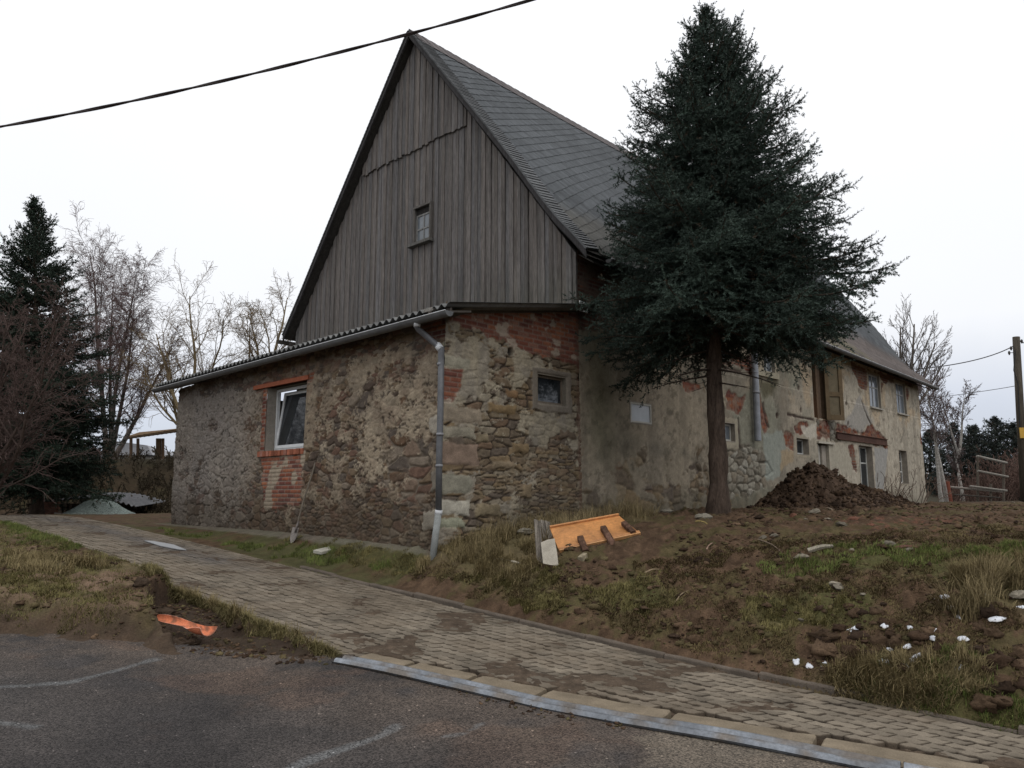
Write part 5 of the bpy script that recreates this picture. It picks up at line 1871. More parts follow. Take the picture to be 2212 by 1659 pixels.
for i, (px, py, Y, R_) in enumerate(((2060, 915, 47, 1.7), (2105, 922, 48, 1.9), (2150, 903, 46, 2.3), (2190, 915, 45, 2.0), (2240, 900, 46, 2.4), (2010, 930, 50, 1.8))):
    b_ = at(px, 1075, Y); b_[2] = gz(b_[0], b_[1])
    t_ = at(px, py, Y)
    conifer('fir_tree', lab[i], b_, t_, (lambda R_: lambda t: float(np.interp(t, [0, .4, .75, 1], [R_, R_ * .95, R_ * .6, .1])))(R_), b_[2] + .15, 12, 60 + i, (.035, .043, .036), per=7, trunk_r=.12, needle=(.13, .055), npm=9, twig_gap=.30, group='dark firs along the right horizon', twiglen=1.3)
# brown thicket behind the fence
b = Bare(77)
THK = dict(n=[5, 4, 3], wig=[.14, .2, .25], trop=[.03, .0, 0], tap=[.4, .5, .7], kids=[7, 4], start=[.1, .1], ang=[.5, .6], len=[.5, .5], rad=[.6, .7], rmin=.010, twlev=0, cols=[(.105, .07, .055), (.12, .078, .062), (.135, .085, .07)])
for i in range(230):
    px = rng.uniform(2040, 2330); Y = rng.uniform(35.5, 43)
    q = at(px, 1080, Y); q[2] = gz(q[0], q[1]) - .05
    b.grow(q, (rng.normal(0, .3), rng.normal(0, .3), 1), rng.uniform(1.2, 2.7) if px > 2110 else rng.uniform(.9, 1.8), .022, 0, THK)
tag(b.tw.build('bramble_thicket', M_twig, None, at(2180, 1080, 38)), 'brown leafless bramble thicket behind the garden fence at the right', 'thicket', kind='stuff')
# brushwood on the bank, left
b = Bare(78)
THK2 = dict(THK, cols=[(.060, .048, .034), (.07, .055, .038), (.075, .062, .04)], rmin=.012, kids=[8, 5])
for i in range(420):
    px = rng.uniform(-160, 400); Y = rng.uniform(26.5, 31)
    q = at(px, 1080, Y); q[2] = gz(q[0], q[1]) - .05
    b.grow(q, (rng.normal(0, .45), rng.normal(0, .4), 1), rng.uniform(.35, .8), .018, 0, THK2)
tag(b.tw.build('brushwood', M_twig, None, at(300, 1080, 29)), 'dark tangled brushwood covering the bank behind the gravel heap', 'brushwood', kind='stuff')

# ------------------------------------------------------------------ grass
def blades(name, label, areas, n, col_a, col_b, ln, wd, seed, lean=.5, jit=.5, cat='grass'):
    rg = np.random.default_rng(seed)
    pts = []
    for px, wgt in areas:
        P = np.array(Gxy(*px)); lo, hi = P.min(0) - .3, P.max(0) + .3
        m_ = int(n * wgt)
        got = 0; it = 0
        while got < m_ and it < 12:
            it += 1
            q = rg.uniform(lo, hi, (m_ * 3, 2))
            d = psd(q[:, 0], q[:, 1], P) + (fbm(q[:, 0] * 2, q[:, 1] * 2, 4, seed, .6) - .5) * jit * 2
            tuft = fbm(q[:, 0] * 4.5, q[:, 1] * 4.5, 3, seed + 1)
            dist = np.hypot(q[:, 0], q[:, 1])
            q = q[(d < 0) & (tuft + rg.normal(0, .06, len(q)) > .46)]
            q = q[(psd(q[:, 0], q[:, 1], ROAD) > .03)]
            uq, vq = uv_of(q[:, 0], q[:, 1])
            q = q[psd(q[:, 0], q[:, 1], PIT) > -.02]
            uq, vq = uv_of(q[:, 0], q[:, 1])
            kq, cq = kc_of(q[:, 0], q[:, 1])
            q = q[(drive_mask(q[:, 0], q[:, 1]) > -.03) & ~((uq > -.02) & (vq > -.02)) & ~((kq > -.02) & (cq < .42))]
            pts.append(q[:m_ - got]); got += len(pts[-1])
    q = np.vstack(pts)
    N_ = len(q)
    z = ground_h(q[:, 0], q[:, 1])
    L_ = ln * rg.uniform(.45, 1.25, N_) * (.6 + .8 * fbm(q[:, 0] * 3, q[:, 1] * 3, 2, seed + 4))
    a = rg.uniform(0, 2 * math.pi, N_)
    flow = fbm(q[:, 0] * 1.5, q[:, 1] * 1.5, 2, seed + 9) * 12
    a = np.where(rg.random(N_) < .5, flow, a)
    le = np.abs(rg.normal(lean, .35, N_))
    d1_ = np.stack([np.cos(a) * np.sin(le * .5), np.sin(a) * np.sin(le * .5), np.cos(le * .5)], 1)
    d2_ = np.stack([np.cos(a) * np.sin(le * 1.5), np.sin(a) * np.sin(le * 1.5), np.cos(le * 1.5)], 1)
    wv = np.stack([-np.sin(a + .4), np.cos(a + .4), 0 * a], 1) * wd * .5
    p0 = np.column_stack([q, z - .01])
    p1 = p0 + d1_ * (L_ * .5)[:, None]
    p2 = p1 + d2_ * (L_ * .5)[:, None]
    VV = np.stack([p0 - wv, p0 + wv, p1 - wv * .8, p1 + wv * .8, p2], 1).reshape(-1, 3)
    k = np.arange(N_)[:, None] * 5
    F3 = np.concatenate([k + np.array([[0, 1, 3]]), k + np.array([[0, 3, 2]]), k + np.array([[2, 3, 4]])], 0)
    t = rg.random(N_)[:, None]
    c = (np.asarray(col_a) * (1 - t) + np.asarray(col_b) * t) * rg.uniform(.7, 1.3, N_)[:, None]
    o_ = mesh_obj(name, VV, F3, M_grass, None, (q[:, 0].mean(), q[:, 1].mean(), z.mean()), np.repeat(c, 5, axis=0))
    return tag(o_, label, cat, kind='stuff')


YARD_PX = [(830, 1228), (1000, 1235), (1250, 1240), (1600, 1180), (2260, 1130), (2750, 1135), (2750, 1790), (2260, 1640), (1700, 1468), (1400, 1388), (1260, 1350)]
_gi = (0, 1, 5, 6, 7)
blades('green_grass', 'short fresh green grass at the right edge, by the drive and along the annex', [(GREEN_PX[i], w) for i, w in zip(_gi, (.22, .22, .18, .18, .20))], 34000, (.080, .115, .028), (.160, .165, .055), .075, .007, 401)
_gi = (2, 3, 4, 8, 9)
blades('olive_grass', 'short olive grass in worn patches on the bank beside the drive', [(GREEN_PX[i], w) for i, w in zip(_gi, (.28, .16, .20, .18, .18))], 26000, (.130, .115, .042), (.180, .150, .066), .070, .007, 411, .8)
blades('dry_grass', 'straw-coloured dry grass in tufts near the annex corner and along the verge', [(p, w) for p, w in zip(STRAW_PX, (.28, .16, .16, .14, .18, .08))], 42000, (.25, .195, .10), (.15, .12, .058), .17, .007, 402, .8)
blades('torn_turf', 'torn olive and brown turf scattered over the churned soil of the yard', [(YARD_PX, 1.0)], 170000, (.090, .060, .032), (.130, .105, .047), .055, .007, 403, 1.1)
blades('verge_grass', 'sparse olive grass on the roadside verge left of the drive', [([(-450, 1135), (-40, 1150), (150, 1210), (420, 1270), (700, 1410), (560, 1400), (480, 1330), (330, 1300), (320, 1372), (200, 1376), (-40, 1362), (-450, 1332)], 1.0)], 80000, (.17, .135, .060), (.105, .105, .038), .060, .006, 404, .9)
blades('rim_grass', 'yellowed grass overhanging the rim of the dug-out hole by the road', [([(310, 1250), (432, 1262), (560, 1308), (650, 1350), (735, 1405), (735, 1427), (698, 1416), (618, 1374), (528, 1362), (470, 1314), (372, 1290), (320, 1300)], 1.0)], 18000, (.22, .18, .085), (.12, .105, .045), .13, .007, 406, .9, .15)
# long tufts at the foot of the walls
blades('tall_grass', 'long pale grass stalks along the foot of the walls beside the annex corner', [([(960, 1150), (1110, 1120), (1380, 1095), (1400, 1120), (1150, 1180), (1000, 1210)], .8), ([(2080, 1270), (2230, 1230), (2230, 1300), (2060, 1320)], .2)], 9000, (.24, .185, .10), (.15, .12, .06), .34, .006, 405, .6)

# ------------------------------------------------------------------ clods of earth
def lumps(xy, zf, r, seed, cols, flat=.6, nl=7, nb=5, am=.30):
    rg = np.random.default_rng(seed)
    n_ = len(xy)
    ph = -math.pi / 2 + math.pi * np.arange(nb) / (nb - 1); th_ = 2 * math.pi * np.arange(nl) / nl
    sh = np.stack([np.cos(ph)[:, None] * np.cos(th_), np.cos(ph)[:, None] * np.sin(th_), np.sin(ph)[:, None] + 0 * th_[None]], -1).reshape(-1, 3)
    k = 1 + rg.normal(0, am, (n_, len(sh), 1))
    sc = r[:, None, None] * np.stack([rg.uniform(.8, 1.5, n_), rg.uniform(.7, 1.1, n_), rg.uniform(.45, .8, n_) * flat / .6], 1)[:, None, :]
    P = sh[None] * k * sc
    a = rg.uniform(0, 6.28, n_)[:, None]
    x_ = P[..., 0] * np.cos(a) - P[..., 1] * np.sin(a); y_ = P[..., 0] * np.sin(a) + P[..., 1] * np.cos(a)
    P = np.stack([x_ + xy[:, 0:1], y_ + xy[:, 1:2], P[..., 2] + (zf + r * .12)[:, None]], -1).reshape(-1, 3)
    f0 = [(i * nl + j, i * nl + (j + 1) % nl, (i + 1) * nl + (j + 1) % nl, (i + 1) * nl + j) for i in range(nb - 1) for j in range(nl)]
    F = (np.array(f0)[None] + (np.arange(n_) * len(sh))[:, None, None]).reshape(-1, 4)
    c = np.repeat(pal(rg.random(n_), cols) * rg.uniform(.6, 1.3, (n_, 1)), len(sh), axis=0)
    return P, F, c


SOILS = [(.058, .036, .023), (.085, .055, .034), (.110, .072, .045), (.048, .031, .021), (.105, .082, .042), (.095, .080, .038)]
_rg = np.random.default_rng(31)
def scatter(px, n, clump, thr):
    P_ = np.array(Gxy(*px)); lo_, hi_ = P_.min(0), P_.max(0)
    q = _rg.uniform(lo_, hi_, (n * 6, 2))
    rr_ = np.hypot(q[:, 0], q[:, 1])
    ok = (psd(q[:, 0], q[:, 1], P_) < 0) & (fbm(q[:, 0] * clump, q[:, 1] * clump, 4, 300) > thr) & (drive_mask(q[:, 0], q[:, 1]) > .04) & (psd(q[:, 0], q[:, 1], ROAD) > .02)
    return q[ok][:n]
q1_ = scatter([(830, 1228), (1010, 1250), (1180, 1200), (1420, 1140), (1600, 1110), (2260, 1092), (2750, 1096), (2750, 1790), (2260, 1640), (1700, 1468), (1400, 1388), (1260, 1350)], 12500, 1.2, .43)
q2_ = scatter([(-40, 1180), (150, 1220), (420, 1275), (690, 1405), (735, 1430), (640, 1432), (430, 1412), (-40, 1366)], 1500, 2.0, .45)
q4k = _rg.uniform(-.2, KLEN + 2, 500); q4c = np.where(_rg.random(500) < .6, _rg.normal(-.17, .06, 500), _rg.normal(.12, .03, 500))
q4_ = K0 + KD * q4k[:, None] + KN * q4c[:, None]
q4_ = q4_[fbm(q4_[:, 0] * 1.5, q4_[:, 1] * 1.5, 3, 306) > .5]
q3_ = scatter([(330, 1290), (500, 1300), (640, 1350), (735, 1424), (640, 1436), (430, 1415), (320, 1370)], 500, 3.0, .3)
q5_ = scatter([(1780, 1330), (2260, 1290), (2260, 1560), (2050, 1500), (1760, 1440)], 48, 1.0, .35)
q1_ = np.vstack([q1_, scatter([(1560, 1108), (1640, 1088), (1960, 1086), (2020, 1098), (1850, 1150), (1600, 1145)], 1500, 1.5, .3)])
qq = np.vstack([q1_, q2_, q3_, q4_])
rr_ = np.clip(_rg.lognormal(-3.95, .50, len(qq)), .008, .065); rr_[len(q1_):] *= .75; rr_[-len(q4_):] *= .6
P_, F_, c_ = lumps(qq, np.maximum(ground_h(qq[:, 0], qq[:, 1]), np.where(psd(qq[:, 0], qq[:, 1], ROAD) < .2, h0(qq[:, 0], qq[:, 1]), -9)) - rr_ * .15, rr_, 33, SOILS, .5)
r5_ = _rg.uniform(.05, .11, len(q5_))
P5, F5, c5 = lumps(q5_, ground_h(q5_[:, 0], q5_[:, 1]) - r5_ * .25, r5_, 34, SOILS[:4], .6, 13, 9, .20)
F_ = np.vstack([F_, F5 + len(P_)]); P_ = np.vstack([P_, P5]); c_ = np.vstack([c_, c5 * .8])
tag(mesh_obj('soil_clods', P_, F_, M_soil, None, (float(qq[:, 0].mean()), float(qq[:, 1].mean()), 1.0), c_), 'loose brown clods of churned earth scattered over yard and verge', 'soil', kind='stuff')

# ------------------------------------------------------------------ soil heap
def heap(name, label, cat, cx, cy, prof, mat, colfn, n=150, rough=.12, seed=5, grp=None, L2=2.6, W2=1.6, rot=0.0, clods=0):
    a = np.linspace(-1, 1, n); A_, B_ = np.meshgrid(a, a)
    x = cx + A_ * L2 * math.cos(rot) - B_ * W2 * math.sin(rot); y = cy + A_ * L2 * math.sin(rot) + B_ * W2 * math.cos(rot)
    hgt = prof(A_, B_)
    nz = np.abs(fbm(x * 3.2, y * 3.2, 5, seed, .6) - .5) * 2.2 - .3 + (fbm(x * 9, y * 9, 3, seed + 4) - .5)
    z = h0(x, y) - .12 + hgt + rough * nz * np.minimum(hgt * 2.5, 1)
    P = np.stack([x, y, z], -1)
    c = colfn(x, y)
    Pv, Fv, Cv = P.reshape(-1, 3), grid_faces(n, n), c.reshape(-1, 3)
    if clods:
        w_ = np.where((hgt > .12).ravel())[0]
        pick = _rg.choice(w_, clods)
        P2_, F2_, C2_ = lumps(Pv[pick][:, :2], Pv[pick][:, 2], np.clip(_rg.lognormal(-3.85, .55, clods), .012, .09), 55, [tuple(.75 * q_ for q_ in c_) for c_ in SOILS[:4]], .8)
        Fv = np.vstack([Fv, F2_ + len(Pv)]); Pv = np.vstack([Pv, P2_]); Cv = np.vstack([Cv, C2_])
    o_ = mesh_obj(name, Pv, Fv, mat, None, (cx, cy, float(h0(np.array(cx), np.array(cy)))), Cv)
    return tag(o_, label, cat, grp)


hc = PW(10.1, -2.0, 0)
def heap_prof(A_, B_):
    main = .88 * np.exp(-(((A_ + .34) / .27) ** 2) - (B_ / .55) ** 2) + .56 * np.exp(-(((A_ - .12) / .42) ** 2) - ((B_ + .05) / .6) ** 2) + .30 * np.exp(-(((A_ - .6) / .3) ** 2) - ((B_ + .1) / .6) ** 2)
    return main * ss(1, .8, np.abs(A_)) * ss(1, .8, np.abs(B_))
soilcol = lambda x, y: (mix(np.broadcast_to(np.array([.045, .030, .021]), x.shape + (3,)), (.085, .056, .038), fbm(x * 5, y * 5, 4, 9)) * (.55 + .9 * fbm(x * 17, y * 17, 3, 10))[..., None])
heap('soil_heap', 'dark brown heap of dug earth piled against the facade under the windows', 'soil heap', hc[0], hc[1], heap_prof, M_soil, soilcol, 230, .17, 6, L2=3.4, W2=1.7, rot=math.atan2(U[1], U[0]), clods=3600)
gp = at(205, 1118, 24.0)
heap('gravel_heap', 'pale greenish grey gravel heap at the far end of the drive', 'gravel heap', gp[0], gp[1],
     lambda A_, B_: (0.30 * np.clip(1 - np.hypot((A_ + .15) / .60, B_ / .8), 0, 1) + .30 * np.clip(1 - np.hypot((A_ - .38) / .50, B_ / .7), 0, 1) + .30 * np.exp(-((A_ / .55) ** 2 + (B_ / .5) ** 2) * 1.6)) * ss(1, .85, np.abs(A_)) * ss(1, .85, np.abs(B_)),
     M_gravel, lambda x, y: np.array([.20, .235, .215]) * (.6 + .8 * hsh(np.floor(x * 40), np.floor(y * 40), 3))[..., None], 130, .02, 8, L2=1.7, W2=1.3)

# ------------------------------------------------------------------ small things in the yard
def stone_mb(seed, rx, ry, rz, col):
    rg = np.random.default_rng(seed)
    nl, nb = 10, 7
    mb = MB()
    P = []
    for i in range(nb):
        ph = -math.pi / 2 + math.pi * i / (nb - 1)
        for j in range(nl):
            th = 2 * math.pi * j / nl
            k = 1 + rg.normal(0, .10)
            P.append((rx * k * math.cos(ph) * math.cos(th), ry * k * math.cos(ph) * math.sin(th), rz * (1 + math.sin(ph)) * (1 + .1 * rg.normal())))
    F = [(i * nl + j, i * nl + (j + 1) % nl, (i + 1) * nl + (j + 1) % nl, (i + 1) * nl + j) for i in range(nb - 1) for j in range(nl)]
    mb.add(P, F, col)
    return mb


SNOW = [(1165, 665, 34, 9), (1205, 690, 16, 7), (1250, 695, 18, 7), (1255, 740, 9, 9), (1490, 760, 32, 7), (610, 805, 44, 5), (1085, 830, 32, 10), (1097, 872, 14, 8), (1280, 857, 22, 10), (370, 905, 17, 14), (835, 915, 20, 9), (945, 930, 20, 10), (770, 992, 50, 8), (830, 1005, 34, 7), (945, 1018, 72, 16), (258, 988, 17, 11), (343, 998, 13, 7), (433, 1000, 15, 15), (1262, 1048, 36, 9), (1210, 1090, 20, 22), (1420, 600, 14, 12), (1640, 670, 22, 9), (1018, 1075, 14, 5), (930, 1052, 9, 10), (960, 820, 10, 4), (800, 788, 16, 4)]
for i, (cx, cy, wx, wy) in enumerate(SNOW):
    p = G(*rs(cx, cy))
    dist = np.hypot(p[0], p[1])
    s_ = dist / F_PX / 2.76 * .975 * 1.75
    rs_ = np.random.default_rng(500 + i)
    nt3, nr3 = 30, 6
    th3 = np.arange(nt3) * 2 * math.pi / nt3
    out_ = .30 + 1.25 * fbm(np.cos(th3) * 1.1 + i * 7, np.sin(th3) * 1.1, 4, 501, .55)
    out_[(th3 > 1) & (th3 < 1 + rs_.uniform(0, 1.5))] *= .6
    rr3 = np.linspace(0.02, 1, nr3)[:, None] * out_[None]
    a_ = rs_.uniform(-.35, .35)
    ex, ey = wx * s_ * .72, max(wy * s_ * .95, .04)
    lx, ly = rr3 * np.cos(th3) * ex, rr3 * np.sin(th3) * ey
    gx, gy = p[0] + lx * math.cos(a_) - ly * math.sin(a_), p[1] + lx * math.sin(a_) + ly * math.cos(a_)
    edge_ = np.linspace(0.02, 1, nr3)[:, None] + 0 * rr3
    gg_ = ground_h(gx.ravel(), gy.ravel()).reshape(gx.shape)
    g0_ = h0(gx, gy)
    gzz = g0_ + .12 * (gg_ - g0_) + .88 * np.percentile(gg_ - g0_, 78) + .006 + .010 * np.sqrt(np.clip(1 - edge_ ** 2, 0, 1)) + .014 * (1 - edge_) * fbm(gx * 20, gy * 20, 3, 503) - .002
    VV3 = np.stack([gx, gy, gzz], -1).reshape(-1, 3)
    FF3 = [(r_ * nt3 + j, r_ * nt3 + (j + 1) % nt3, (r_ + 1) * nt3 + (j + 1) % nt3, (r_ + 1) * nt3 + j) for r_ in range(nr3 - 1) for j in range(nt3)] + [tuple(range(nt3))]
    FF3 = [f_[::-1] for f_ in FF3]
    mb = MB(); mb.add(VV3, FF3, mix(np.broadcast_to(np.array([.66, .68, .72]), VV3.shape), (.36, .32, .27), (ss(.75, 1.0, edge_) * .7 + .0).ravel()))
    o = mb.build('snow_patch', M_snow, None, (p[0], p[1], gz(p[0], p[1])), smooth=True)
    if i == 14: tag(o, 'largest white snow patch, lying on grass near the drive edging', 'snow')
    else: tag(o, 'small white snow remnant lying on the churned soil near the drive', 'snow', 'small snow remnants in the yard')
# thin wet snow strip along the drive edge
mb = MB()
P = Gxy((312, 1170), (330, 1171), (375, 1179), (402, 1190), (385, 1189), (345, 1181))
q = np.array([(x, y, float(h0(np.array(x), np.array(y))) + .012) for x, y in P])
mb.prism(q, (0, 0, .012), (.33, .335, .34))
tag(mb.build('slush_strip', M_snow, None, q.mean(0)), 'thin grey slush strip on the paving by the far drive edge', 'slush')

STN = [(1640, 620), (1700, 640), (600, 330), (520, 560), (300, 370), (950, 330), (830, 300), (620, 140), (540, 175), (720, 185), (320, 135), (500, 540), (680, 620), (300, 767), (1040, 50), (1590, 40), (130, 230), (60, 235), (450, 135), (380, 110), (250, 120)]
for i, (cx, cy) in enumerate(STN):
    p = G(*rs(cx, cy)); r_ = rng.uniform(.03, .075)
    c = np.array([.20, .175, .135]) * rng.uniform(.6, 1.4)
    if cy < 200 and rng.random() < .45: c = np.array([.16, .075, .05])
    o = stone_mb(600 + i, r_ * 1.3, r_, r_ * .5, c).build('loose_stone', M_conc, None, (0, 0, 0))
    o.location = (p[0], p[1], gz(p[0], p[1]) - r_ * .25); o.rotation_euler = (rng.normal(0, .2), rng.normal(0, .2), rng.uniform(0, 6))
    tag(o, 'small loose stone or brick fragment lying on the dug-up soil', 'stone', 'loose stones in the yard')
for i, (px, py, r_, lab_) in enumerate(((1018, 1165, .10, 'grey flat stone on the grass right of the downpipe foot'), (1135, 1158, .12, 'pale weathered stone lump left of the grey planks'), (1015, 1060 + 90, .06, 'small pale stone near the annex corner stones'), (1440, 1110, .10, 'pale stone left of the spruce trunk'), (1520, 1125, .12, 'grey stone in the soil below the spruce trunk'))):
    p = G(px, py)
    o = stone_mb(650 + i, r_ * 1.2, r_ * .8, r_ * .4, (.21, .19, .15)).build('field_stone', M_conc, None, (0, 0, 0))
    o.location = (p[0], p[1], gz(p[0], p[1]) - .02); o.rotation_euler = (0, 0, rng.uniform(0, 6))
    tag(o, lab_, 'stone')

# pale slab by the wall
p = G(705, 1190)
mb = rough_block(.42, .20, .05, 5, (.42, .40, .34), .012, .006)
o = mb.build('stone_slab', M_conc, None, (0, 0, 0)); o.location = (p[0], p[1], gz(p[0], p[1]) - .01); o.rotation_euler = (.10, -.12, 1.0)
tag(o, 'pale flat slab lying on the grass strip under the annex wall', 'slab')

# spade
root_p = G(632, 1172)
sp = thing('spade', 'rusty spade with a long grey handle leaning on the annex wall', 'spade', root_p)
ht = PW(-.06, *FL(682, 992, -.06))
d = ht - root_p; Ls = np.linalg.norm(d); d /= Ls
sidev = np.cross(d, -U); sidev /= np.linalg.norm(sidev); nrmv = np.cross(sidev, d)
bl = .30
mb = MB()
hp = np.array([root_p + d * (bl + k * (Ls - bl) / 8) + nrmv * .012 * math.sin(k * .7) for k in range(9)])
mb.tube(hp, np.linspace(.019, .016, 9), 8, (.17, .145, .115))
mb.build('handle', M_wood, sp, smooth=True)
mb = MB()
rows = []
for k in range(8):
    f = k / 7
    wdt = .115 * (1 - (max(0, .45 - f) / .45) ** 2 * .85)
    for j in range(7):
        q = -1 + 2 * j / 6
        rows.append(root_p + d * (f * bl - .02) + sidev * q * wdt + nrmv * (.03 * q * q - .012))
rows = np.array(rows)
f_ = grid_faces(8, 7)
mb.add(rows, f_, (.20, .175, .155)); mb.add(rows - nrmv * .004, f_[:, ::-1], (.17, .14, .12))
mb.tube([root_p + d * (bl * .6) + nrmv * .006, root_p + d * (bl + .10)], [.016, .022], 8, (.14, .12, .11))
mb.build('blade', M_steel, sp, smooth=True)

# orange furniture panel with wooden blocks on it
q0, q1, q2, q3 = rt(425, 430), rt(1385, 255), rt(1690, 545), rt(560, 790)      # TL TR BR BL
gBL, gBR = G(*q3), G(*q2)
gBL = gBL + np.array([0, 0, .03]); gBR = gBR + np.array([0, 0, .03])
wdir = gBR - gBL; Wp = np.linalg.norm(wdir); wdir /= Wp
# back edge: find depth so that height of panel above ground gives a tilt of about 35 degrees
def raypt(pix, Yq):
    return at(pix[0], pix[1], Yq)
TL = raypt(q0, gBL[1] + .50); TR = raypt(q1, gBR[1] + .55)
cab = thing('furniture_panel', 'orange varnished furniture panel lying tilted on the soil before the annex', 'furniture panel', (gBL + gBR) / 2)
mb = MB()
nn_ = np.cross(gBR - gBL, TL - gBL); nn_ /= np.linalg.norm(nn_)
if nn_[2] < 0: nn_ = -nn_
mb.prism([gBL, gBR, TR, TL], -nn_ * .022, (.46, .205, .066))
mb.build('panel', M_orange, cab)
for (a, b_) in ((TL, TR), (gBL, gBR)):
    mb = MB()
    dd = (b_ - a) / np.linalg.norm(b_ - a)
    up_ = np.cross(nn_, dd)
    sgn = 1 if np.dot(up_, (gBL + TR) / 2 - a) > 0 else -1
    up_ = up_ * sgn
    mb.box((a + b_) / 2 + nn_ * .016 + up_ * .017, dd * np.linalg.norm(b_ - a) / 2, up_ * .016, nn_ * .0155, (.44, .20, .075))
    if a is gBL:
        mb.box((a + b_) / 2 + nn_ * .004 - up_ * .014, dd * np.linalg.norm(b_ - a) / 2, up_ * .013, nn_ * .024, (.50, .26, .11))
    mb.build('edge_strip', M_orange, cab)
mb = MB()
for f in (.13, .985):
    p = gBL + (gBR - gBL) * f
    up_ = (TL - gBL) / np.linalg.norm(TL - gBL)
    mb.box(p - nn_ * .07 - up_ * .03, wdir * .014, up_ * .05, nn_ * .065, (.46, .24, .10))
mb.build('leg', M_orange, cab)


def beam(name, label, pa_, pb_, Ya, Yb, w_, h_, col, grp=None):
    a = at(*pa_, Ya); b_ = at(*pb_, Yb)
    d_ = b_ - a; Lb = np.linalg.norm(d_); d_ /= Lb
    sd_ = np.cross(d_, nn_); sd_ /= np.linalg.norm(sd_); up_ = np.cross(sd_, d_)
    if up_[2] < 0: up_ = -up_
    mb_ = MB()
    n_ = 9
    P_ = []
    for i_ in range(n_):
        c_ = a + d_ * Lb * i_ / (n_ - 1)
        ww, hh_ = w_ * (1 + .06 * math.sin(i_ * 1.9)), h_ * (1 + .06 * math.cos(i_ * 2.3))
        for (x_, y_) in ((-1, -.8), (-.8, -1), (.8, -1), (1, -.8), (1, .8), (.8, 1), (-.8, 1), (-1, .8)):
            P_.append(c_ + sd_ * x_ * ww / 2 + up_ * (y_ * hh_ / 2 + h_ * .5 + .004))
    F_ = [(i_ * 8 + j, i_ * 8 + (j + 1) % 8, (i_ + 1) * 8 + (j + 1) % 8, (i_ + 1) * 8 + j) for i_ in range(n_ - 1) for j in range(8)]
    F_ += [tuple(range(8))[::-1], tuple(range((n_ - 1) * 8, n_ * 8))]
    cc_ = np.repeat(np.array([np.asarray(col) * random.uniform(.8, 1.2) for _ in range(n_)]), 8, axis=0)
    mb_.add(P_, F_, cc_)
    return tag(mb_.build(name, M_wood, None, (a + b_) / 2), label, 'wood block', grp)


def yat(pix):            # depth of the panel plane along a pixel ray
    r_ = ray(*pix); t = ((gBL - CAMP) @ nn_) / (r_ @ nn_); return (CAMP + r_ * t)[1]
for (a, b_, lab_, w_) in ((rt(855, 610), rt(935, 810), 'dark brown wooden block on the lower left of the orange panel', .085), (rt(1175, 470), rt(1310, 700), 'thick reddish brown wooden block across the middle of the orange panel', .085), (rt(1460, 400), rt(1600, 535), 'dark brown wooden block at the right end of the orange panel', .075)):
    beam('wood_block', lab_, a, b_, yat(a), yat(b_), w_, w_ * .85, (.105, .060, .040), 'wooden blocks on the orange panel')
a, b_ = rt(1230, 560), rt(1320, 720)
beam('wood_block', 'lighter split wooden block lying on the thick middle block', a, b_, yat(a) - .06, yat(b_) - .07, .07, .05, (.15, .085, .06), 'wooden blocks on the orange panel')
g_ = G(*rt(890, 860))
o = rough_block(.16, .07, .07, 44, (.26, .22, .15), .008, .004).build('wood_offcut', M_wood, None, (0, 0, 0)); o.location = (g_[0], g_[1], gz(g_[0], g_[1]) - .0); o.rotation_euler = (0, -.3, 1.0)
tag(o, 'short pale wood offcut on the soil below the orange panel', 'wood offcut')
# weathered planks and the pale board beside it
for i, (x0, x1, yt, yb) in enumerate(((215, 290, 340, 950), (300, 362, 345, 600), (368, 425, 360, 600))):
    a = G(*rt((x0 + x1) / 2 + 40, min(yb, 930))); t_ = at(*rt((x0 + x1) / 2, yt), a[1] + .22)
    d_ = t_ - a; Lb = np.linalg.norm(d_); d_ /= Lb
    s_ = wdir - d_ * (wdir @ d_); s_ /= np.linalg.norm(s_); n_ = np.cross(d_, s_)
    mb = MB()
    hw = .045 if i == 0 else .035
    for k in range(3):
        mb.box(a + d_ * Lb / 2 + s_ * hw * (k - 1) * .66 + n_ * (.006 * (k % 2)), d_ * (Lb / 2 + .02 - .012 * k), s_ * hw * .31, n_ * .022, np.array([.20, .175, .145]) * (1 - .15 * k))
    tag(mb.build('old_plank', M_wood, None, a), ['weathered grey plank standing leftmost beside the orange panel', 'middle weathered grey plank behind the pale board', 'weathered grey plank touching the left edge of the orange panel'][i], 'plank', 'old planks beside the orange panel')
bq = [rt(305, 640), rt(495, 585), rt(550, 965), rt(335, 935)]
gb = G(*bq[2])
P = [at(*bq[0], gb[1] + .16), at(*rt(400, 600), gb[1] + .17), at(*bq[1], gb[1] + .16), at(*rt(530, 780), gb[1] + .06), at(*bq[2], gb[1] - .02), at(*rt(440, 955), gb[1] - .02), at(*bq[3], gb[1] - .0), at(*rt(320, 790), gb[1] + .08)]
mb = MB(); mb.prism(P, np.array([.0, .03, -.01]), (.42, .38, .31))
tag(mb.build('plaster_board', M_conc, None, gb), 'pale broken board leaning against the weathered planks', 'board')
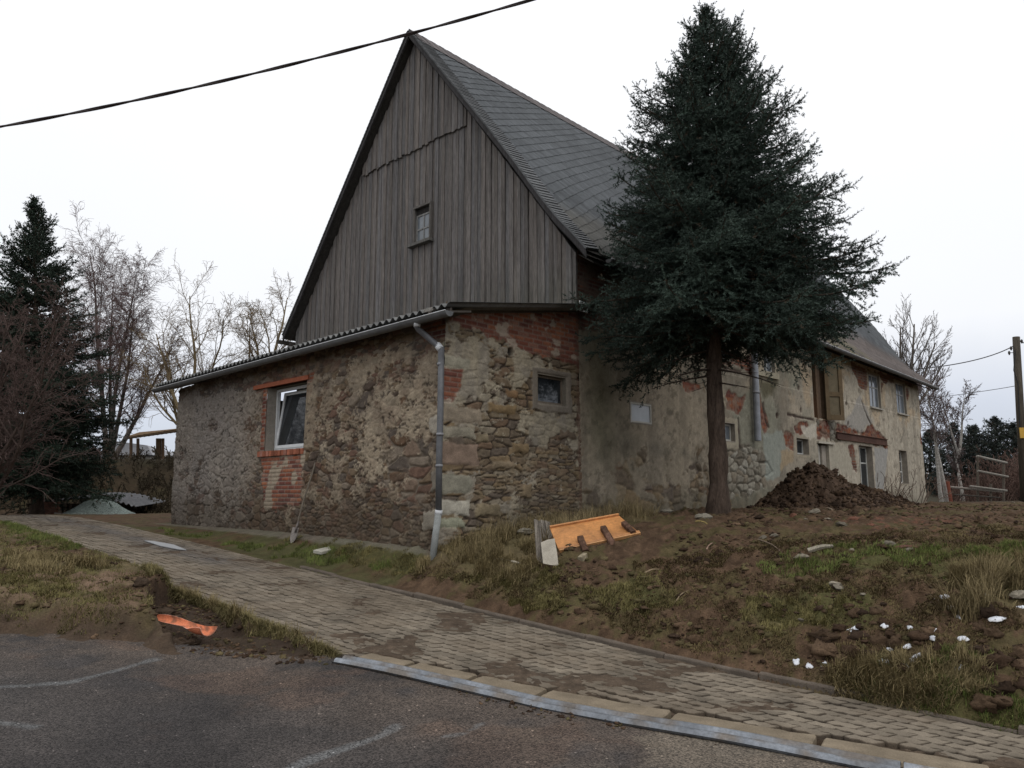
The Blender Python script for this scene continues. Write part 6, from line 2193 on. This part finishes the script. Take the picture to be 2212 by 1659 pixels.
# sticks and scraps
STK = [((1065, 1215), (1150, 1217), .02, (.40, .36, .28), 'pale long stick on the soil left of the pale board', 'stick'), ((1390, 1243), (1425, 1225), .010, (.33, .25, .16), 'thin bent root on the soil below the orange panel', 'root'),
       ((1455, 1290), (1490, 1275), .008, (.30, .23, .15), 'thin pale twig in the turf right of the orange panel', 'twig'), ((1525, 1185), (1550, 1172), .010, (.28, .19, .14), 'thin brown stick on the soil below the spruce', 'stick'),
       ((1505, 1133), (1527, 1135), .012, (.33, .25, .10), 'yellowish scrap on the soil just left of the spruce foot', 'scrap'), ((1640, 1165), (1690, 1195), .010, (.20, .15, .11), 'dark twig lying in the open soil of the yard', 'twig'),
       ((1775, 1095), (1800, 1110), .02, (.35, .28, .2), 'pale stick end at the foot of the soil heap', 'stick'), ((1745, 1195), (1800, 1188), .035, (.30, .27, .21), 'long flat pale stone slab in the middle of the yard', 'slab'), ((1930, 1190), (1985, 1185), .03, (.13, .07, .05), 'dark reddish board half buried in the green grass', 'board')]
for i, (a, b_, r_, c, lab_, cat_) in enumerate(STK):
    A_, B_ = G(*a), G(*b_)
    A_[2] = gz(A_[0], A_[1]) + r_ * .6; B_[2] = gz(B_[0], B_[1]) + r_ * .6
    mb = MB()
    k = np.linspace(0, 1, 7)[:, None]
    pts = A_ * (1 - k) + B_ * k
    pts += np.column_stack([np.sin(k * 5 + i) * .015, np.cos(k * 4 + i) * .02, .02 * np.sin(k * math.pi)])
    mb.tube(pts, np.linspace(r_, r_ * .6, 7), 6, c)
    tag(mb.build({'stick': 'stick', 'root': 'root', 'twig': 'twig', 'scrap': 'scrap', 'slab': 'stone_slab', 'board': 'board'}[cat_], M_wood, None, A_), lab_, cat_)

# broken orange drain pipe in the hole
pa_, pb_ = G(330, 1352), G(452, 1378)
mb = MB()
n = 26
top_px = [(328, 1344), (372, 1344), (405, 1358), (430, 1365), (461, 1366)]
k = np.linspace(0, 1, n)
cen = pa_[None] * (1 - k[:, None]) + pb_[None] * k[:, None] + np.array([0, -.02, .02])
ax = (pb_ - pa_); ax /= np.linalg.norm(ax)
sd_ = np.cross(ax, [0, 0, 1.0]); sd_ /= np.linalg.norm(sd_)       # towards the road
P = []
m_ = 12
for i in range(n):
    r_ = .052 + .042 * ss(.55, .85, np.array(k[i]))
    hi_ = math.pi * (1.02 - .10 * math.sin(k[i] * 6))
    lo_ = math.pi * (1.55 + .42 * float(ss(.45, .95, np.array(k[i]))) )
    for j in range(m_):
        th = hi_ + (lo_ - hi_) * j / (m_ - 1)
        P.append(cen[i] + sd_ * math.cos(th) * r_ + np.array([0, 0, 1]) * (math.sin(th) * r_ + .10))
P = np.array(P)
f = grid_faces(n, m_)
mb.add(P, f, (.62, .20, .10))
Q = P + (P - np.repeat(cen + np.array([0, 0, .10]), m_, axis=0)) * .07
mb.add(Q, f[:, ::-1], (.60, .19, .095))
for row in (range(0, n * m_, m_), range(m_ - 1, n * m_, m_)):
    r_ = list(row)
    mb.add(np.vstack([P[r_], Q[r_]]), [(i, i + 1, n + i + 1, n + i) for i in range(n - 1)], (.78, .42, .32))
r_ = list(range((n - 1) * m_, n * m_))
mb.add(np.vstack([P[r_], Q[r_]]), [(i, i + 1, m_ + i + 1, m_ + i) for i in range(m_ - 1)], (.75, .38, .28))
mb.c = [mix(c_, (.12, .075, .05), ss(.50, .66, fbm(v_[:, 0] * 14 + v_[:, 2] * 9, v_[:, 1] * 14, 4, 7, .65)) * .75) for c_, v_ in zip(mb.c, mb.v)]
tag(mb.build('broken_pipe', M_conc, None, pa_, smooth=True), 'broken half of an orange plastic drain pipe in the dug-out verge', 'pipe')
# clods around the hole
for i, (px, py, r_) in enumerate(((350, 1318, .15), (392, 1380, .13), (440, 1392, .10), (500, 1398, .08), (540, 1408, .09), (610, 1415, .10), (660, 1420, .12), (300, 1325, .10), (700, 1425, .09), (580, 1345, .09), (350, 1370, .10), (420, 1375, .08))):
    p = G(px, py)
    mb = stone_mb(700 + i, r_, r_ * .8, r_ * .45, (.06, .042, .029))
    vv6 = mb.v[0]
    vv6 += (rng.normal(0, r_ * .09, vv6.shape))
    o = mb.build('earth_clod', M_soil, None, (0, 0, 0)); o.location = (p[0], p[1], gz(p[0], p[1]) - .03); o.rotation_euler = (0, 0, i)
    tag(o, 'dark crumbly earth clod beside the dug-out hole at the road edge', 'earth clod', 'earth clods around the hole')

# ------------------------------------------------------------------ background, left
pg = thing('pergola', 'brown wooden pergola with a lath roof on the bank behind', 'pergola', at(330, 985, 38))
for (px, y0) in ((283, 0), (298, 0), (340, 0), (345, 0), (352, 0), (382, 0)):
    a = at(px, 947, 38 + (px % 7) * .4); b_ = at(px, 1005, 38 + (px % 7) * .4)
    mb = MB(); mb.tube([b_, a], .075, 6, (.13, .085, .055)); mb.build('post', M_wood, pg)
mb = MB()
A0, A1, B0, B1 = at(274, 947, 37), at(395, 930, 37), at(300, 938, 41), at(400, 930, 41)
for f in np.linspace(0, 1, 14):
    a = A0 * (1 - f) + A1 * f; b_ = B0 * (1 - f) + B1 * f
    mb.tube([a, b_], .06, 5, (.16, .105, .065))
mb.tube([A0, A1], .05, 5, (.10, .07, .045)); mb.tube([B0, B1], .05, 5, (.10, .07, .045))
for f in np.linspace(0, 1, 9):
    a = A0 * (1 - f) + B0 * f; b_ = A1 * (1 - f) + B1 * f
    mb.tube([a + (0, 0, .06), b_ + (0, 0, .10)], .05, 5, (.19, .13, .08))
mb.build('lath_roof', M_wood, pg)
nb = thing('neighbour_house', 'distant house with a pale grey roof beyond the bank', 'house', at(275, 990, 50))
a, b_ = at(225, 990, 48), at(345, 990, 48)
mb = MB()
r0, r1 = at(252, 953, 51), at(318, 962, 51)
for s_ in (1, -1):
    mb.add([a + (0, -1, .15), b_ + (0, -1, .15), r1, r0], [(0, 1, 2, 3)], (.24, .24, .25))
mb.add([b_ + (0, -1, .15), b_ + (0, 7, .15), r1], [(0, 1, 2)], (.24, .24, .25)); mb.add([a + (0, 7, .15), a + (0, -1, .15), r0], [(0, 1, 2)], (.24, .24, .25))
mb.add([b_ + (0, 7, .15), a + (0, 7, .15), r0, r1], [(0, 1, 2, 3)], (.24, .24, .25))
mb.build('roof', M_slate, nb)
mb = MB(); mb.box((a + b_) / 2 + (0, 3, -1.4), (np.linalg.norm(b_ - a) / 2 - .3, 0, 0), (0, 3.6, 0), (0, 0, 1.5), (.35, .33, .30)); mb.build('wall', M_wall, nb)

sh = thing('wood_shelter', 'low stack under dark corrugated sheets behind the gravel heap', 'shelter', at(185, 1115, 26))
mb = MB()
n = 70
a, b_ = at(105, 1083, 26), at(292, 1100, 25.2)
for q in range(2):
    P = []
    for i in range(n):
        f = i / (n - 1)
        c_ = a * (1 - f) + b_ * f + np.array([0, 0, .26 * math.sin(f * math.pi * .9) + .035 * math.sin(i * 1.5)])
        P.append(c_ - np.array([0, 0, .014 * q])); 
    P = np.array(P)
    Pb = P + np.array([.1, 2.0, .15])
    mb.add(np.vstack([P, Pb]), [(i, i + 1, n + i + 1, n + i) if q else (n + i, n + i + 1, i + 1, i) for i in range(n - 1)], (.13, .13, .135))
mb.build('corrugated_sheet', M_fibre, sh)
mb = MB()
for i in range(16):
    for j in range(4):
        p = at(95 + i * 11.5, 1113 - j * 7, 26.4)
        mb.tube([p, p + np.array([rng.uniform(-.1, .1), 1.0, 0])], .07, 6, np.array([.11, .085, .065]) * rng.uniform(.6, 1.4))
mb.build('log_stack', M_wood, sh)
bs = thing('brick_stack', 'small stack of old red bricks right of the fir trunk', 'bricks', at(97, 1116, 24.6))
mb = MB()
for j in range(6):
    for i in range(3):
        p = at(97, 1118, 24.6) + np.array([(i - 1) * .25 + (.06 if j % 2 else 0), 0, .05 + j * .082])
        mb.box(p, (.115, 0, 0), (0, .06, 0), (0, 0, .036), np.array([.17, .085, .06]) * rng.uniform(.7, 1.3))
mb.build('brick_courses', M_wall, bs)
mb = MB(); mb.tube([at(118, 1108.5, 23.3), at(212, 1121, 23.3)], [.03, .03], 6, (.22, .19, .155)); mb.tube([at(118, 1109.5, 23.25), at(212, 1122, 23.25)], .026, 6, (.2, .17, .14))
tag(mb.build('long_pole', M_wood, None, at(165, 1116, 23.3)), 'long grey pole leaning over the gravel heap', 'pole')

# ------------------------------------------------------------------ background, right
PY = 32.0
pt, pb_ = at(2195, 728, PY), at(2214, 1084, PY)
pb_[2] = gz(pb_[0], pb_[1])
up_ = thing('utility_pole', 'tall grey wooden utility pole at the right edge', 'utility pole', pb_)
mb = MB(); mb.tube([pb_ - (0, 0, .3), pb_ * .5 + pt * .5, pt], [.17, .155, .14], 12, (.075, .064, .05)); mb.build('pole', M_wood, up_, smooth=True)
mb = MB()
for (px, py) in ((2184, 752), (2180, 762), (2207, 737)):
    q = at(px, py, PY)
    mb.tube([q + (0, 0, -.10), q + (0, 0, -.02), q + (0, 0, .04), q + (0, 0, .08)], [.02, .05, .045, .02], 8, (.05, .045, .04))
    mb.tube([q, at(2197, py, PY)], .015, 5, (.06, .06, .06))
mb.build('insulator', M_plast, up_)
mb = MB(); mb.tube([at(2193, 757, PY - .15), at(2190, 800, PY - .17), at(2199, 830, PY - .17), at(2204, 940, PY - .17)], .022, 6, (.03, .03, .03)); mb.build('down_cable', M_rubber, up_)
mb = MB(); q = at(2209, 935, PY - .19); mb.box(q, (.12, 0, 0), (0, .02, 0), (0, 0, .22), (.55, .32, .04)); mb.build('plate', M_plast, up_)


def wire(name, label, pts, r, col, twist=0, n=60):
    P = np.array(pts, float)
    # quadratic through the three points, extended to both ends
    t = np.linspace(0, 1, n)[:, None]
    c_ = (P[1] - .25 * P[0] - .25 * P[2]) * 2
    Q = P[0] * (1 - t) ** 2 + c_ * 2 * t * (1 - t) + P[2] * t ** 2
    mb_ = MB()
    if twist:
        T = np.gradient(Q, axis=0); T /= np.linalg.norm(T, axis=1, keepdims=True)
        A_ = np.cross(T, [0, 0, 1.0]); A_ /= np.linalg.norm(A_, axis=1, keepdims=True); B_ = np.cross(T, A_)
        L_ = np.concatenate([[0], np.cumsum(np.linalg.norm(np.diff(Q, axis=0), axis=1))])
        for k in range(2):
            a_ = L_ * 2 * math.pi / twist + k * math.pi
            mb_.tube(Q + (np.cos(a_)[:, None] * A_ + np.sin(a_)[:, None] * B_) * r * .62, r, 7, col)
    else:
        mb_.tube(Q, r, 6, col)
    return tag(mb_.build(name, M_rubber, None, P[0], smooth=True), label, 'cable')


YC = 8.5
wire('overhead_cable', 'thick twisted black overhead cable crossing the sky above the gable', [at(-700, 352, YC), at(430, 186.5, YC), at(1900, -235, YC)], .0125, (.050, .040, .038), 1.5, 420)
pA = at(2190, 747, PY)
pEnd = PW(UE + .1, VR * .5, 0)
wire('service_cable', 'dark sagging cable from the utility pole top to the farmhouse', [at(1985, 797, 33.5), at(2105, 778, 32.7), pA], .022, (.06, .055, .055))
wire('telephone_wire', 'thin lower wire running left from the utility pole', [at(1800, 886, 50), at(2030, 858, 40), at(2202, 832, PY)], .014, (.10, .10, .10))
wire('overhead_cable', 'short cable leaving the pole top at the right edge', [at(2203, 736, PY), at(2260, 752, PY), at(2400, 770, PY)], .02, (.06, .055, .055))

# garden fence
fe = thing('garden_fence', 'old fence of leaning grey rails behind the yard', 'fence', tbase(2130, 1080, 35))
for (a, b_, r_, c) in (((2052, 1052), (2165, 1062), .055, (.24, .21, .18)), ((2060, 1068), (2160, 1075), .035, (.08, .07, .06)), ((2110, 985), (2175, 1000), .055, (.27, .25, .22)), ((2112, 1017), (2178, 1030), .05, (.25, .23, .2)), ((2095, 1050), (2175, 1060), .05, (.25, .23, .2))):
    mb = MB(); mb.tube([at(*a, 34.2), at(*b_, 34.6)], r_, 6, c); mb.build('rail', M_wood, fe)
for (px, py) in ((2112, 983), (2168, 995), (2140, 1045)):
    mb = MB(); mb.tube([at(px, 1086, 34.6), at(px, py, 34.6)], .055, 6, (.12, .10, .08)); mb.build('post', M_wood, fe)
mb = MB(); mb.tube([at(2055, 1088, 34), at(2047, 1040, 34)], .075, 8, (.22, .075, .05))
tag(mb.build('red_post', M_wood, None, at(2055, 1088, 34)), 'rusty red leaning post at the left end of the garden fence', 'post')
# snow on the slope beyond the trees
P = [at(2003, 1033, 58), at(2100, 1033, 58), at(2100, 1005, 66), at(2003, 1000, 66)]
mb = MB(); mb.prism(P, (0, .2, -.3), (.75, .77, .80))
tag(mb.build('snow_field', M_snow, None, (0, 0, 0)), kind='structure')
# dry stems before the facade
STEM = dict(n=[6, 4], wig=[.12, .18], trop=[.02, .03], tap=[.4, .6], kids=[4], start=[.3], ang=[.5], len=[.4], rad=[.6], rmin=.008, twlev=0, cols=[(.15, .115, .09), (.17, .13, .10)])
for i, (px, lab_) in enumerate(((1903, 'leafless bush at the right foot of the soil heap'), (1935, 'leafless bush under the ground floor corner window'), (1985, 'leafless bush at the corner of the farmhouse end wall'))):
    b = Bare(90 + i)
    q = at(px, 1080, 25.5 + i * .9); q[2] = gz(q[0], q[1])
    for k in range(11):
        b.grow(q + np.array([rng.normal(0, .2), rng.normal(0, .15), -.03]), (rng.normal(0.1, .45), rng.normal(0, .3), 1), rng.uniform(.7, 1.5), .012, 0, STEM)
    tag(b.tw.build('dry_bush', M_twig, None, q), lab_, 'bush', 'leafless bushes before the facade')
print('done')
